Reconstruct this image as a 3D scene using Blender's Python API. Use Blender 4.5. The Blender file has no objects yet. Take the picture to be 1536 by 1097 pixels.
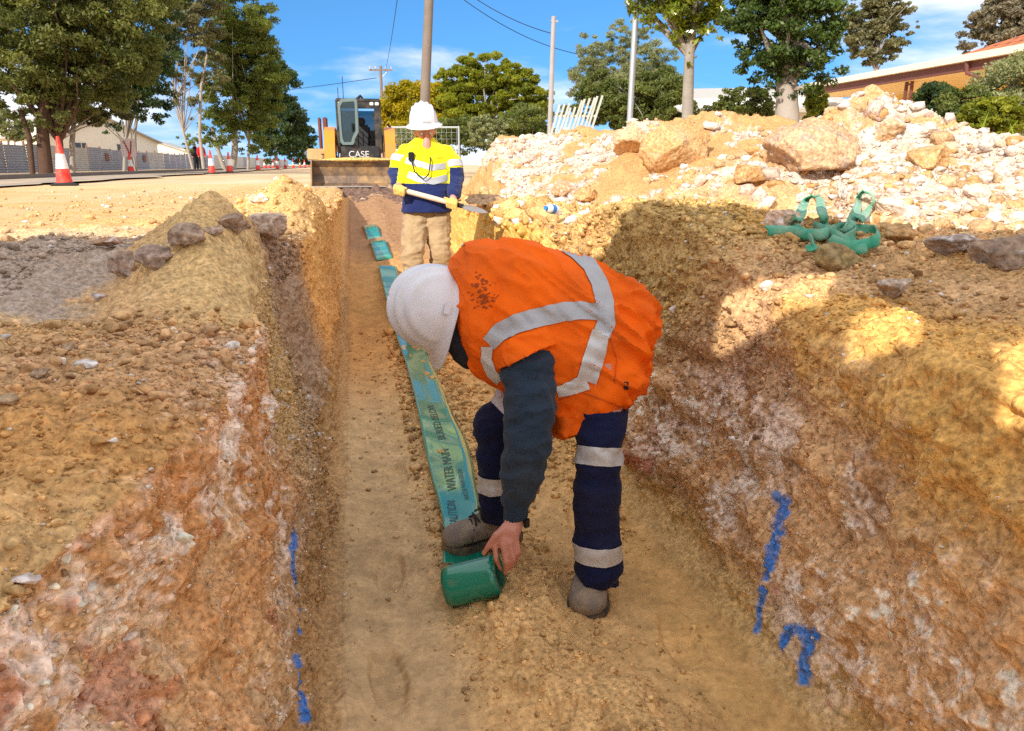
import bpy, bmesh, math, random
import numpy as np
from mathutils import Vector, Matrix, noise as mnoise
from mathutils.bvhtree import BVHTree
random.seed(7); RNG=np.random.default_rng(11)
scene=bpy.context.scene; COL=scene.collection
# ------------------------------------------------------------ camera (photo pixels are 1536x1097)
PIT=math.radians(15.2); YAW=math.radians(11.7); FP=1110.0
CAM=np.array([0,0,.4])
Fv=np.array([math.cos(PIT)*math.sin(YAW),math.cos(PIT)*math.cos(YAW),-math.sin(PIT)])
Rv=np.array([math.cos(YAW),-math.sin(YAW),0.]); Uv=np.cross(Rv,Fv)
def ray(px,py): return Fv+Rv*((px-768)/FP)+Uv*((548.5-py)/FP)
def P(px,py,t): return CAM+ray(px,py)*t
def G(px,py,z=0.): r=ray(px,py); return CAM+r*((z-.4)/r[2])
def HZ(px,py,d): r=ray(px,py); return CAM+r*(d/math.hypot(r[0],r[1]))
cd=bpy.data.cameras.new('camera'); cam=bpy.data.objects.new('camera',cd); COL.objects.link(cam)
cd.sensor_width=36; cd.lens=36*FP/1536; cd.clip_start=.02; cd.clip_end=3000
cam.location=CAM; m=Matrix((Rv,Uv,-Fv)).transposed(); cam.rotation_euler=m.to_euler()
scene.camera=cam
# ------------------------------------------------------------ noise
def _h(ix,iy,iz,s):
    h=(ix.astype(np.int64)*374761393+iy.astype(np.int64)*668265263+iz.astype(np.int64)*2147483647+s*974634777)&0xffffffff
    h=((h^(h>>13))*1274126177)&0xffffffff
    h=((h^(h>>16))*2246822519)&0xffffffff
    return ((h^(h>>15))&0xffffff).astype(np.float32)/float(0xffffff)
def vn(p,f=1.,s=0):
    q=np.asarray(p,dtype=np.float64)*f
    i=np.floor(q).astype(np.int64); w=(q-i).astype(np.float32); w=w*w*w*(w*(w*6-15)+10)
    x,y,z=i[...,0],i[...,1],i[...,2]; a,b,c=w[...,0],w[...,1],w[...,2]
    r=0
    for dx in (0,1):
        for dy in (0,1):
            for dz in (0,1):
                r=r+_h(x+dx,y+dy,z+dz,s)*((a if dx else 1-a)*(b if dy else 1-b)*(c if dz else 1-c))
    return r*2-1
def fbm(p,f=1.,o=4,s=0,g=.5,lac=2.07):
    r=0;a=1.;t=0
    for k in range(o): r=r+a*vn(p,f,s+k*17); t+=a; a*=g; f*=lac
    return r/t
def worley(p,f=1.,s=0):
    q=np.asarray(p,dtype=np.float64)*f; i=np.floor(q).astype(np.int64); w=q-i
    best=np.full(q.shape[:-1],9.,dtype=np.float32)
    for dx in (-1,0,1):
        for dy in (-1,0,1):
            for dz in (-1,0,1):
                x,y,z=i[...,0]+dx,i[...,1]+dy,i[...,2]+dz
                d=(dx+_h(x,y,z,s)-w[...,0])**2+(dy+_h(x,y,z,s+1)-w[...,1])**2+(dz+_h(x,y,z,s+2)-w[...,2])**2
                best=np.minimum(best,d)
    return np.sqrt(best)
def ss(a,b,x): t=np.clip((x-a)/(b-a),0,1); return t*t*(3-2*t)
def lerp(a,b,t): return a+(b-a)*t
def cmix(c,col,w): return c*(1-w[...,None])+np.array(col)*w[...,None]
# ------------------------------------------------------------ objects
def tag(o,label=None,cat=None,group=None,kind=None):
    if label: o['label']=label
    if cat: o['category']=cat
    if group: o['group']=group
    if kind: o['kind']=kind
    return o
def empty(name,loc=(0,0,0),rz=0,label=None,cat=None,group=None):
    o=bpy.data.objects.new(name,None); COL.objects.link(o); o.location=loc; o.rotation_euler=(0,0,rz); o.empty_display_size=.1
    return tag(o,label,cat,group)
def link(name,me,mat=None,parent=None,smooth=True):
    o=bpy.data.objects.new(name,me); COL.objects.link(o)
    if mat is not None:
        me.materials.clear()
        for mm in (mat if isinstance(mat,(list,tuple)) else [mat]): me.materials.append(mm)
    if parent is not None: o.parent=parent
    if smooth and len(me.polygons): me.polygons.foreach_set('use_smooth',[True]*len(me.polygons))
    return o
def mesh_np(name,V,F,mat=None,parent=None,smooth=True,col=None,attrs=None):
    """V (n,3); F (m,k) same-size polygons"""
    me=bpy.data.meshes.new(name); V=np.asarray(V,dtype=np.float32); F=np.asarray(F,dtype=np.int32)
    me.vertices.add(len(V)); me.vertices.foreach_set('co',V.ravel())
    k=F.shape[1]; me.loops.add(F.size); me.loops.foreach_set('vertex_index',F.ravel())
    me.polygons.add(len(F)); me.polygons.foreach_set('loop_start',np.arange(0,F.size,k,dtype=np.int32))
    me.polygons.foreach_set('loop_total',np.full(len(F),k,dtype=np.int32))
    me.update(calc_edges=True)
    if col is not None:
        a=me.color_attributes.new('col','FLOAT_COLOR','POINT'); c=np.ones((len(V),4),dtype=np.float32); c[:,:3]=col; a.data.foreach_set('color',c.ravel())
    for n,v in (attrs or {}).items():
        a=me.attributes.new(n,'FLOAT','POINT'); a.data.foreach_set('value',np.asarray(v,dtype=np.float32).ravel())
    return link(name,me,mat,parent,smooth)
def gridF(ny,nx,wrap=False):
    j,i=np.meshgrid(np.arange(ny-1),np.arange(nx if wrap else nx-1),indexing='ij'); i2=(i+1)%nx
    return np.stack([j*nx+i,j*nx+i2,(j+1)*nx+i2,(j+1)*nx+i],-1).reshape(-1,4)
class MB:
    """collects simple solids as one mesh"""
    def __init__(s): s.bm=bmesh.new()
    def box(s,c,d,R=None,bev=0.0):
        r=bmesh.ops.create_cube(s.bm,size=1.0); vs=r['verts']
        for v in vs: v.co=Vector((v.co.x*d[0],v.co.y*d[1],v.co.z*d[2]))
        if bev>0:
            es=list({e for v in vs for e in v.link_edges}); rb=bmesh.ops.bevel(s.bm,geom=es,offset=min(bev,min(d)*.45),segments=2,affect='EDGES')
            vs=list({v for f in rb['faces'] for v in f.verts}|{v for v in vs if v.is_valid})
        M=Matrix.Translation(Vector(c))@((R if isinstance(R,Matrix) else Matrix.Rotation(R,4,'Z')) if R is not None else Matrix())
        for v in vs: v.co=M@v.co
        return s
    def tube(s,pts,r,n=8,cap=True):
        pts=[Vector(p) for p in pts]; rs=r if isinstance(r,(list,tuple)) else [r]*len(pts)
        up=Vector((0,0,1)); rings=[]
        t0=(pts[1]-pts[0]).normalized(); a=t0.orthogonal().normalized()
        for k,p in enumerate(pts):
            t=((pts[min(k+1,len(pts)-1)]-pts[max(k-1,0)])).normalized()
            a=(a-t*a.dot(t)).normalized(); b=t.cross(a)
            rings.append([s.bm.verts.new(p+(a*math.cos(2*math.pi*i/n)+b*math.sin(2*math.pi*i/n))*rs[k]) for i in range(n)])
        for k in range(len(rings)-1):
            for i in range(n): s.bm.faces.new((rings[k][i],rings[k][(i+1)%n],rings[k+1][(i+1)%n],rings[k+1][i]))
        if cap: s.bm.faces.new(rings[0][::-1]); s.bm.faces.new(rings[-1])
        return s
    def cyl(s,p,q,r,n=16): return s.tube([p,q],r,n)
    def lathe(s,prof,n=24,M=None):
        M=M or Matrix(); rings=[]
        for (r,z) in prof: rings.append([s.bm.verts.new(M@Vector((r*math.cos(2*math.pi*i/n),r*math.sin(2*math.pi*i/n),z))) for i in range(n)])
        for k in range(len(rings)-1):
            for i in range(n): s.bm.faces.new((rings[k][i],rings[k][(i+1)%n],rings[k+1][(i+1)%n],rings[k+1][i]))
        if prof[0][0]>1e-6: s.bm.faces.new(rings[0][::-1])
        if prof[-1][0]>1e-6: s.bm.faces.new(rings[-1])
        return s
    def prism(s,poly,h,M=None):
        """poly in local xy extruded by h along local z"""
        M=M or Matrix(); a=[s.bm.verts.new(M@Vector((x,y,0))) for x,y in poly]; b=[s.bm.verts.new(M@Vector((x,y,h))) for x,y in poly]
        n=len(poly); s.bm.faces.new(a[::-1]); s.bm.faces.new(b)
        for i in range(n): s.bm.faces.new((a[i],a[(i+1)%n],b[(i+1)%n],b[i]))
        return s
    def build(s,name,mat,parent=None,smooth=False):
        bmesh.ops.recalc_face_normals(s.bm,faces=s.bm.faces[:])
        me=bpy.data.meshes.new(name); s.bm.to_mesh(me); s.bm.free()
        o=link(name,me,mat,parent,smooth)
        if smooth:
            try: me.set_sharp_from_angle(angle=math.radians(40))
            except Exception: pass
        return o
# ------------------------------------------------------------ materials
def newmat(name):
    m=bpy.data.materials.new(name); m.use_nodes=True; nt=m.node_tree; b=nt.nodes['Principled BSDF']; return m,nt,b
def N(nt,t,**k):
    n=nt.nodes.new(t)
    for a,v in k.items():
        if a in n.inputs: n.inputs[a].default_value=v
        else: setattr(n,a,v)
    return n
def bump(nt,b,src,strength,dist):
    bp=N(nt,'ShaderNodeBump'); bp.inputs['Strength'].default_value=strength; bp.inputs['Distance'].default_value=dist
    nt.links.new(src,bp.inputs['Height'])
    if b.inputs['Normal'].is_linked: nt.links.new(b.inputs['Normal'].links[0].from_socket,bp.inputs['Normal'])
    nt.links.new(bp.outputs['Normal'],b.inputs['Normal'])
def simple(name,c,rough=.6,metal=0.,var=.12,vs=6.,bmp=0.,bs=30.,bd=.01,spec=.5,coat=0.,dirt=None,dirtw=.5,dirts=3.):
    m,nt,b=newmat(name); b.inputs['Roughness'].default_value=rough; b.inputs['Metallic'].default_value=metal
    b.inputs['Specular IOR Level'].default_value=spec; b.inputs['Coat Weight'].default_value=coat
    tc=N(nt,'ShaderNodeTexCoord'); nz=N(nt,'ShaderNodeTexNoise'); nz.inputs['Scale'].default_value=vs; nz.inputs['Detail'].default_value=5
    nt.links.new(tc.outputs['Object'],nz.inputs['Vector'])
    mx=N(nt,'ShaderNodeMix',data_type='RGBA'); nt.links.new(nz.outputs['Fac'],mx.inputs[0])
    mx.inputs[6].default_value=(*[x*(1-var) for x in c],1); mx.inputs[7].default_value=(*[min(1,x*(1+var)) for x in c],1)
    out=mx.outputs[2]
    if dirt:
        n2=N(nt,'ShaderNodeTexNoise'); n2.inputs['Scale'].default_value=dirts; n2.inputs['Detail'].default_value=8; n2.inputs['Roughness'].default_value=.65
        nt.links.new(tc.outputs['Object'],n2.inputs['Vector'])
        mr=N(nt,'ShaderNodeMapRange'); mr.inputs['From Min'].default_value=.45; mr.inputs['From Max'].default_value=.68; mr.inputs['To Max'].default_value=dirtw
        nt.links.new(n2.outputs['Fac'],mr.inputs['Value'])
        m2=N(nt,'ShaderNodeMix',data_type='RGBA'); nt.links.new(mr.outputs[0],m2.inputs[0]); nt.links.new(out,m2.inputs[6]); m2.inputs[7].default_value=(*dirt,1); out=m2.outputs[2]
    nt.links.new(out,b.inputs['Base Color'])
    if bmp:
        n3=N(nt,'ShaderNodeTexNoise'); n3.inputs['Scale'].default_value=bs; n3.inputs['Detail'].default_value=4; nt.links.new(tc.outputs['Object'],n3.inputs['Vector'])
        bump(nt,b,n3.outputs['Fac'],bmp,bd)
    return m
def soilmat(name,fine=1.,rough=.95):
    """albedo from the 'col' attribute, with fine grain in colour and relief"""
    m,nt,b=newmat(name); b.inputs['Roughness'].default_value=rough; b.inputs['Specular IOR Level'].default_value=.15
    at=N(nt,'ShaderNodeAttribute',attribute_name='col'); tc=N(nt,'ShaderNodeTexCoord')
    n1=N(nt,'ShaderNodeTexNoise'); n1.inputs['Scale'].default_value=70*fine; n1.inputs['Detail'].default_value=2.5; n1.inputs['Roughness'].default_value=.65
    nt.links.new(tc.outputs['Object'],n1.inputs['Vector'])
    mr=N(nt,'ShaderNodeMapRange'); mr.inputs['From Min'].default_value=.28; mr.inputs['From Max'].default_value=.72; mr.inputs['To Min'].default_value=.5; mr.inputs['To Max'].default_value=1.45
    nt.links.new(n1.outputs['Fac'],mr.inputs['Value'])
    r0=N(nt,'ShaderNodeAttribute',attribute_name='rg'); q0=N(nt,'ShaderNodeMath',operation='MULTIPLY'); nt.links.new(r0.outputs['Fac'],q0.inputs[0]); q0.inputs[1].default_value=.85; qm=N(nt,'ShaderNodeMix',data_type='FLOAT'); nt.links.new(q0.outputs[0],qm.inputs[0]); nt.links.new(mr.outputs[0],qm.inputs[2]); qm.inputs[3].default_value=1.
    mx=N(nt,'ShaderNodeVectorMath',operation='SCALE'); nt.links.new(at.outputs['Color'],mx.inputs[0]); nt.links.new(qm.outputs[0],mx.inputs['Scale'])
    nt.links.new(mx.outputs[0],b.inputs['Base Color'])
    v=N(nt,'ShaderNodeTexVoronoi'); v.inputs['Scale'].default_value=120*fine; nt.links.new(tc.outputs['Object'],v.inputs['Vector'])
    rg=N(nt,'ShaderNodeAttribute',attribute_name='rg'); k=N(nt,'ShaderNodeMath',operation='MULTIPLY_ADD'); nt.links.new(rg.outputs['Fac'],k.inputs[0]); k.inputs[1].default_value=-.8; k.inputs[2].default_value=1.
    v2=N(nt,'ShaderNodeTexVoronoi'); v2.inputs['Scale'].default_value=48*fine;  nt.links.new(tc.outputs['Object'],v2.inputs['Vector'])
    for src,st_,di in ((v.outputs['Distance'],.35,.004/fine),(v2.outputs['Distance'],.4,.009/fine),(n1.outputs['Fac'],.55,.007/fine)):
        bump(nt,b,src,st_,di); bp=b.inputs['Normal'].links[0].from_node; q=N(nt,'ShaderNodeMath',operation='MULTIPLY'); nt.links.new(k.outputs[0],q.inputs[0]); q.inputs[1].default_value=st_; nt.links.new(q.outputs[0],bp.inputs['Strength'])
    return m
M_SOIL=soilmat('soil'); M_SOILF=soilmat('soil_far',.35); M_ROCK=soilmat('rock',.6)
# ------------------------------------------------------------ light: sun from behind-left
SUN_EL=math.radians(31); SUN_AZ=math.radians(40)   # light travels towards +Y turned 40 deg to +X
TR=np.array([math.sin(SUN_AZ),math.cos(SUN_AZ)])
sd=bpy.data.lights.new('sun','SUN'); sd.energy=4.2; sd.angle=math.radians(.5); sd.color=(1,.93,.82)
so=bpy.data.objects.new('sun',sd); COL.objects.link(so)
ld=Vector((TR[0]*math.cos(SUN_EL),TR[1]*math.cos(SUN_EL),-math.sin(SUN_EL))); so.rotation_euler=ld.to_track_quat('-Z','Y').to_euler(); so.location=(-20,-20,25)
w=bpy.data.worlds.new('World'); scene.world=w; w.use_nodes=True; nt=w.node_tree; bg=nt.nodes['Background']
sky=N(nt,'ShaderNodeTexSky',sky_type='NISHITA',sun_disc=False); sky.sun_elevation=SUN_EL
# direction to the sun is (-TR): Nishita rotation measured from +Y clockwise
sky.sun_rotation=math.atan2(-TR[0],-TR[1]); sky.air_density=1.; sky.dust_density=.6; sky.ozone_density=1.5
tcs=N(nt,'ShaderNodeTexCoord'); sv=N(nt,'ShaderNodeSeparateXYZ'); nt.links.new(tcs.outputs['Generated'],sv.inputs[0]); mz=N(nt,'ShaderNodeMath',operation='MULTIPLY_ADD'); nt.links.new(sv.outputs['Z'],mz.inputs[0]); mz.inputs[1].default_value=.9; mz.inputs[2].default_value=.20
cv=N(nt,'ShaderNodeCombineXYZ'); nt.links.new(sv.outputs['X'],cv.inputs[0]); nt.links.new(sv.outputs['Y'],cv.inputs[1]); nt.links.new(mz.outputs[0],cv.inputs[2]); nt.links.new(cv.outputs[0],sky.inputs['Vector']) if 'Vector' in sky.inputs else None
hs=N(nt,'ShaderNodeHueSaturation'); hs.inputs['Saturation'].default_value=1.12; nt.links.new(sky.outputs[0],hs.inputs['Color'])
tc=N(nt,'ShaderNodeTexCoord'); sp=N(nt,'ShaderNodeSeparateXYZ'); nt.links.new(tc.outputs['Generated'],sp.inputs[0])
mp=N(nt,'ShaderNodeMapping'); mp.inputs['Scale'].default_value=(1.,1.,4.2); mp.inputs['Location'].default_value=(.35,.1,.2); nt.links.new(tc.outputs['Generated'],mp.inputs['Vector'])
cn=N(nt,'ShaderNodeTexNoise'); cn.inputs['Scale'].default_value=3.2; cn.inputs['Detail'].default_value=9; cn.inputs['Roughness'].default_value=.55; cn.inputs['Distortion'].default_value=.25
nt.links.new(mp.outputs[0],cn.inputs['Vector'])
bk=N(nt,'ShaderNodeMath',operation='MULTIPLY_ADD'); nt.links.new(sp.outputs['Y'],bk.inputs[0]); bk.inputs[1].default_value=-.17; bk.inputs[2].default_value=.205
bz=N(nt,'ShaderNodeMath',operation='MULTIPLY_ADD'); nt.links.new(sp.outputs['Z'],bz.inputs[0]); bz.inputs[1].default_value=-.22; nt.links.new(bk.outputs[0],bz.inputs[2])
hi=N(nt,'ShaderNodeMapRange',interpolation_type='SMOOTHSTEP'); nt.links.new(sp.outputs['Z'],hi.inputs['Value']); hi.inputs['From Min'].default_value=.30; hi.inputs['From Max'].default_value=.6; hi.inputs['To Max'].default_value=.27
b3=N(nt,'ShaderNodeMath',operation='ADD'); nt.links.new(bz.outputs[0],b3.inputs[0]); nt.links.new(hi.outputs[0],b3.inputs[1])
ad=N(nt,'ShaderNodeMath',operation='ADD'); nt.links.new(cn.outputs['Fac'],ad.inputs[0]); nt.links.new(b3.outputs[0],ad.inputs[1])
cr=N(nt,'ShaderNodeMapRange',interpolation_type='SMOOTHSTEP'); cr.inputs['From Min'].default_value=.47; cr.inputs['From Max'].default_value=.72; cr.inputs['To Max'].default_value=.75
nt.links.new(ad.outputs[0],cr.inputs['Value'])
cm=N(nt,'ShaderNodeMix',data_type='RGBA'); nt.links.new(cr.outputs[0],cm.inputs[0]); tn=N(nt,'ShaderNodeMix',data_type='RGBA',blend_type='MULTIPLY'); tn.inputs[0].default_value=1; nt.links.new(hs.outputs[0],tn.inputs[6]); tn.inputs[7].default_value=(.52,.92,1.15,1); nt.links.new(tn.outputs[2],cm.inputs[6]); cm.inputs[7].default_value=(7.6,7.2,6.9,1)
nt.links.new(cm.outputs[2],bg.inputs['Color']); bg.inputs['Strength'].default_value=.15
vs=scene.view_settings; scene.display_settings.display_device='sRGB'; vs.view_transform='Standard'; vs.look='None'; vs.gamma=1; vs.exposure=.40
scene.cycles.max_bounces=6; scene.cycles.diffuse_bounces=4; scene.cycles.glossy_bounces=3; scene.cycles.transparent_max_bounces=8; scene.cycles.caustics_reflective=False; scene.cycles.caustics_refractive=False
scene.cycles.use_denoising=False
# ------------------------------------------------------------ the excavated ground with the trench
FLOOR=-.95
def ykeys(Y,ks): a=np.array(ks); return np.interp(Y,a[:,0],a[:,1])
ys=[-3.0]
while ys[-1]<17.: y=ys[-1]; ys.append(y+(.05 if y<.3 else (.012 if y<.55 else .0038*max(y,.95))))
Yr=np.array(ys); NY=len(Yr)
def prof(Y):
    XL=ykeys(Y,[(.3,-.5),(.9,-.40),(1.3,-.29),(1.8,-.25),(2.3,-.30),(2.9,-.44),(3.6,-.46),(4.3,-.34),(5.2,-.26),(10,-.2)])
    zL=ykeys(Y,[(.4,-.10),(.9,-.03),(1.3,0),(1.8,-.01),(2.4,.0),(3,.07),(3.6,.07),(4.5,.03),(6,0)])
    XR=ykeys(Y,[(.5,1.0),(1.,1.08),(1.6,1.22),(2.2,1.30),(2.8,1.27),(3.3,1.24),(4.2,1.22),(6,1.2),(9,1.12)])
    zR=ykeys(Y,[(.5,.0),(1.6,.0),(2.2,-.02),(2.7,.15),(3.2,.24),(3.6,.2),(4.3,.05),(6,.02),(9,0)])
    z2=ykeys(Y,[(.5,.05),(1.6,.03),(2.2,.08),(2.8,.19),(3.2,.22),(3.6,.14),(4.3,.05),(6,.03)])
    z3=ykeys(Y,[(.5,.14),(1.8,.14),(2.5,.14),(3.,.08),(3.6,.03),(6,.0)])
    dep=ykeys(Y,[(0,1),(5.8,1),(6.6,.84),(7.4,.64),(8.4,.54),(10,.44),(12,.28),(14.3,.05),(15,.04)])
    o=np.zeros_like(Y); K=[]
    K.append((o-14.5,o-.012,0)); K.append((o-3.2,o,70)); K.append((XL-.75,zL*.6,120)); K.append((XL-.12,zL,150))
    K.append((XL,zL-.05,40)); K.append((XL*.55-.11,lerp(zL,FLOOR,.45)*dep,95)); K.append((o-.175,(FLOOR+.06)*dep,95))
    K.append((o-.12,FLOOR*dep,14)); K.append((o+.30,(FLOOR+.0)*dep,80)); K.append((o+1.0,FLOOR*dep,130))
    K.append((o+1.09,(FLOOR+.07)*dep,20)); K.append((lerp(o+1.09,XR,.5),lerp(zR,FLOOR,.5)*dep,85)); K.append((XR,zR,90))
    K.append((XR+.10,lerp(zR,z2,.5)+.01,30)); K.append((XR+.45,z2,90)); K.append((XR+1.2,z3,110)); K.append((o+4.2,z3*.6,60)); K.append((o+13.,o-.012,50))
    return K
K=prof(Yr); cols=[]
for a,b in zip(K[:-1],K[1:]):
    n=b[2]; t=(np.arange(n)/n)[None,:]
    cols.append((a[0][:,None]*(1-t)+b[0][:,None]*t, a[1][:,None]*(1-t)+b[1][:,None]*t))
cols.append((K[-1][0][:,None],K[-1][1][:,None]))
X=np.concatenate([c[0] for c in cols],1); Z=np.concatenate([c[1] for c in cols],1); NX=X.shape[1]; Y=np.repeat(Yr[:,None],NX,1)
def smooth_s(A,it):
    for _ in range(it): A[:,1:-1]=.25*A[:,:-2]+.5*A[:,1:-1]+.25*A[:,2:]
    return A
X=smooth_s(X,40); Z=smooth_s(Z,40)
# loose soil ridge down the middle of the floor, and smaller drag ridges
depY=ykeys(Y,[(0,1),(5.8,1),(6.6,.84),(7.4,.64),(8.4,.54),(10,.44),(12,.28),(14.3,.05),(15,.04)]); onfl=(Z<FLOOR*depY+.12)
onf=ss(-.16,-.05,X)*(1-ss(.98,1.08,X))*onfl
rc=np.interp(Y,[1.2,1.8,2.3,2.8,5],[.56,.46,.40,.36,.36])
wv=fbm(np.stack([X*0,Y,X*0],-1),2.3,3,5)*.05
Z+=onf*.085*np.exp(-((X-rc-wv)/.17)**2)*(1-.55*ss(1.95,2.3,Y))
Z-=onf*.035*np.exp(-(((X-.30)/.12)**2+((Y-2.03)/.12)**2)**2)
Z+=onf*.045*np.exp(-((X-.93)/.10)**2)*ss(2.2,2.9,Y)
Z+=onf*.05*(1-ss(-.14,.0,X))
# heaps on the left edge
def bumpc(x0,y0,h,rx,ry,p=1.5):
    d=np.sqrt(((X-x0)/rx)**2+((Y-y0)/ry)**2); return h*np.clip(1-d,0,1)**p
top=ss(-.5,-.1,Z)
top=ss(-.55,-.15,Z)
Z+=top*bumpc(-.54,3.05,.25,.32,.95,1.05)+top*bumpc(-.50,5.8,.34,.55,.9,1.2)+top*bumpc(-.75,4.1,.10,.4,.5,1.)
Pt=np.stack([X,Y,Z],-1)
# normals of the smooth surface
def normals(Pt):
    du=np.gradient(Pt,axis=0); dv=np.gradient(Pt,axis=1); n=np.cross(dv,du); n/=np.linalg.norm(n,axis=-1,keepdims=True)+1e-12
    return n
Nn=normals(Pt); Nn*=np.sign(Nn[...,2:3]+.0001*0+ (Nn[...,2:3]==0))
wall=1-ss(.35,.75,np.abs(Nn[...,2])); leftw=wall*(X<.3); rightw=wall*(X>.3)
# outward for walls (towards the air): left wall faces +X, right wall faces -X
flip=((X<.3)&(Nn[...,0]<0)&(np.abs(Nn[...,2])<.2))|((X>.3)&(Nn[...,0]>0)&(np.abs(Nn[...,2])<.2)); Nn[flip]*=-1
near=1-ss(3.,9.,Y)*.6
floorm=onf*(1-wall); ridge=np.exp(-((X-rc-wv)/.2)**2)*floorm; ridge2=np.exp(-((X-.93)/.12)**2)*floorm*ss(2.,3.,Y)
road=1-ss(-3.0,-1.3,X); road=np.maximum(road,0)
rough=np.clip(1-floorm*.93+ridge*.4+ridge2*.35,0,1)*(1-road*.9)
f1=fbm(Pt,2.6,3,1); f2=fbm(Pt,8.,4,2); f3=fbm(Pt,26.,4,3); wo=worley(Pt,22.,4); wo2=worley(Pt,9.,9)
st=Pt*np.array([.3,1.,.05]); f4=fbm(st,42.,3,6)*ss(-.40,-.2,X)*.8; wo3=worley(Pt,46.,14); w4=worley(Pt+.02*fbm(Pt,20,2,8)[...,None],14.,19)     # bucket drag marks: vertical streaks
sandL=np.exp(-(((X+.42+.06*f2)/.30)**2+((Y-2.80+.2*f1)/.62)**2)**2)*ss(-.85,-.4,Z)       # fine poured sand cone
sandR=np.exp(-(((X-1.25)/.45)**2+((Y-3.2)/.75)**2)**2)*ss(-.5,-.1,Z)
cl=ss(-.1,.5,f1+.5*f2)                                                    # where clods sit
d=rough*(.040*f1+.026*f2*(1-.5*sandL)+.014*f3)
d+=rough*(1-.85*sandL)*(1-.8*sandR)*((.55-wo)*.020*(.35+cl)+(.5-wo2)*.035*(.3+wall))
d+=rough*(.5-wo3)*.0085*(1-.4*sandL)*(1-.3*road)+wall*(.5-w4)*.022*ss(-.35,.25,f2)+wall*np.clip(f3,0,1)*.012
d+=leftw*.010*f4+floorm*(.0030*f3+.004*f2+.0022*fbm(Pt*np.array([.12,1.,1.]),60.,3,16))+floorm*np.clip(fbm(Pt,5.,3,61)-.2,0,1)*(.5-wo)*.03
d+=(ridge+ridge2)*(.020*f2+.012*f3+(.5-wo)*.018+(.5-wo2)*.030*ss(-.2,.3,f1))
for fx_,fy_,fa_ in ((.80,2.55,.2),(.62,2.9,-.2),(.05,2.3,.1),(.12,3.1,0.),(.86,1.75,.15),(.02,1.75,-.1),(.70,3.6,.1)):
    u_=(X-fx_)*math.cos(fa_)-(Y-fy_)*math.sin(fa_); v_=(X-fx_)*math.sin(fa_)+(Y-fy_)*math.cos(fa_); e_=np.sqrt((u_/.05)**2+(v_/.145)**2); d+=floorm*(-.013*(1-ss(.75,1.05,e_))*(1+.35*np.sin(v_*190))+.006*np.exp(-((e_-1.2)/.18)**2))
# ledges and overhangs on the right face
sl=fbm(Pt*np.array([.35,.35,1.]),9.,3,31); d+=rightw*(.05*np.clip(sl,-.12,1)+.05*np.clip(fbm(Pt*np.array([.4,.4,1.3]),4.5,3,33),-.15,1))+rightw*.020*(np.abs(f2)-.3)
# broken hollow low on the near left bank
hol=np.exp(-(((Y-.9)/.28)**2+((Z+.30)/.13)**2))*(X<0); d-=hol*(.07+.05*(wo-.4))
tx_=np.interp(Y,[2,5,7.5,10],[.33,.345,.28,.16]); d-=.0*X; undert=np.exp(-((X-tx_)/.11)**4)*ss(2.0,2.15,Y)*(1-ss(10.2,11,Y))*(Z<-.3); d*=1-.8*undert
edge=ss(-14.5,-12.,X)*(1-ss(10.5,13.,X)); d*=edge*near
Pt=Pt+Nn*d[...,None]
x,y,z=Pt[...,0],Pt[...,1],Pt[...,2]
# ---- albedo
c=np.zeros(Pt.shape)+np.array([.46,.31,.16])
g1=fbm(Pt,1.7,5,41); g2=fbm(Pt,5.,5,42); g3=fbm(Pt,17.,4,43); g4=fbm(Pt,60.,3,44)
tn=(y<3.)
# left bank
lb=(X<-.1)&(Z>-.75)
w_=ss(-.1,.35,g2+.4*g3)
bank=cmix(cmix(np.zeros_like(c)+[.64,.46,.23],[.56,.38,.20],ss(-.25,.3,g2)),[.54,.32,.13],ss(.05,.4,g1+.3*g3))
bank=cmix(bank,[.50,.325,.185],ss(1.15,1.5,Y+.3*g2)*(1-ss(1.9,2.4,Y))*.75*ss(-.5,.1,g3+.3))
bank=cmix(bank,[.60,.43,.21],(1-ss(.9,1.25,Y))*ss(-.2,.4,g2)*.8)
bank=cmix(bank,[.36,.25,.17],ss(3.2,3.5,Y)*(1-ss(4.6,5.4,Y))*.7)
c=np.where(lb[...,None],bank,c)
lw=ss(.15,.6,leftw+.45*g2+.25*g3)*lb
wl=cmix(cmix(np.zeros_like(c)+[.60,.36,.18],[.64,.46,.27],ss(-.2,.3,g2+.5*f4)),[.55,.41,.33],ss(.0,.4,.8*f4+.6*g1+.4*g3)*.8)
wl=cmix(wl,[.80,.70,.66],ss(.10,.30,g2*.7+.55*g3+.5*g4)*ss(-.1,.25,g1+.2)*(1-ss(1.9,2.6,Y))*.85)
wl=cmix(wl,[.46,.15,.07],ss(.36,.46,g2-.3*g3)*.6)
wl=cmix(wl,[.58,.30,.11],ss(.05,.3,g1-.3*g3)*(1-ss(2.2,2.6,Y))*.7)
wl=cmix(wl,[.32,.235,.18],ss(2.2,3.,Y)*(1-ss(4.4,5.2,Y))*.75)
wl=cmix(wl,[.78,.43,.13],ss(4.0,4.9,Y))  # far wall: orange sand, with its bounce glow put into the colour
wl=cmix(wl,[.50,.41,.30],(1-ss(-.75,-.5,Z))*(1-ss(4,5,Y))*(.5+.5*ss(-.3,.3,f4))*.7)
c=c*(1-lw[...,None])+wl*lw[...,None]
c=cmix(c,[.78,.70,.64],lb*ss(.28,.40,g2+.6*g3+.4*g4)*ss(-.45,-.1,X)*(1-ss(1.6,2.2,Y))*(1-ss(-.02,.04,Z))*.7)
c=cmix(c,[.60,.44,.22],np.clip(sandL*1.4,0,1)*.92)
c=cmix(c,[.62,.46,.13],top*np.clip(bumpc(-.50,5.8,1,.75,1.2,.6),0,1)*.9)
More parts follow.
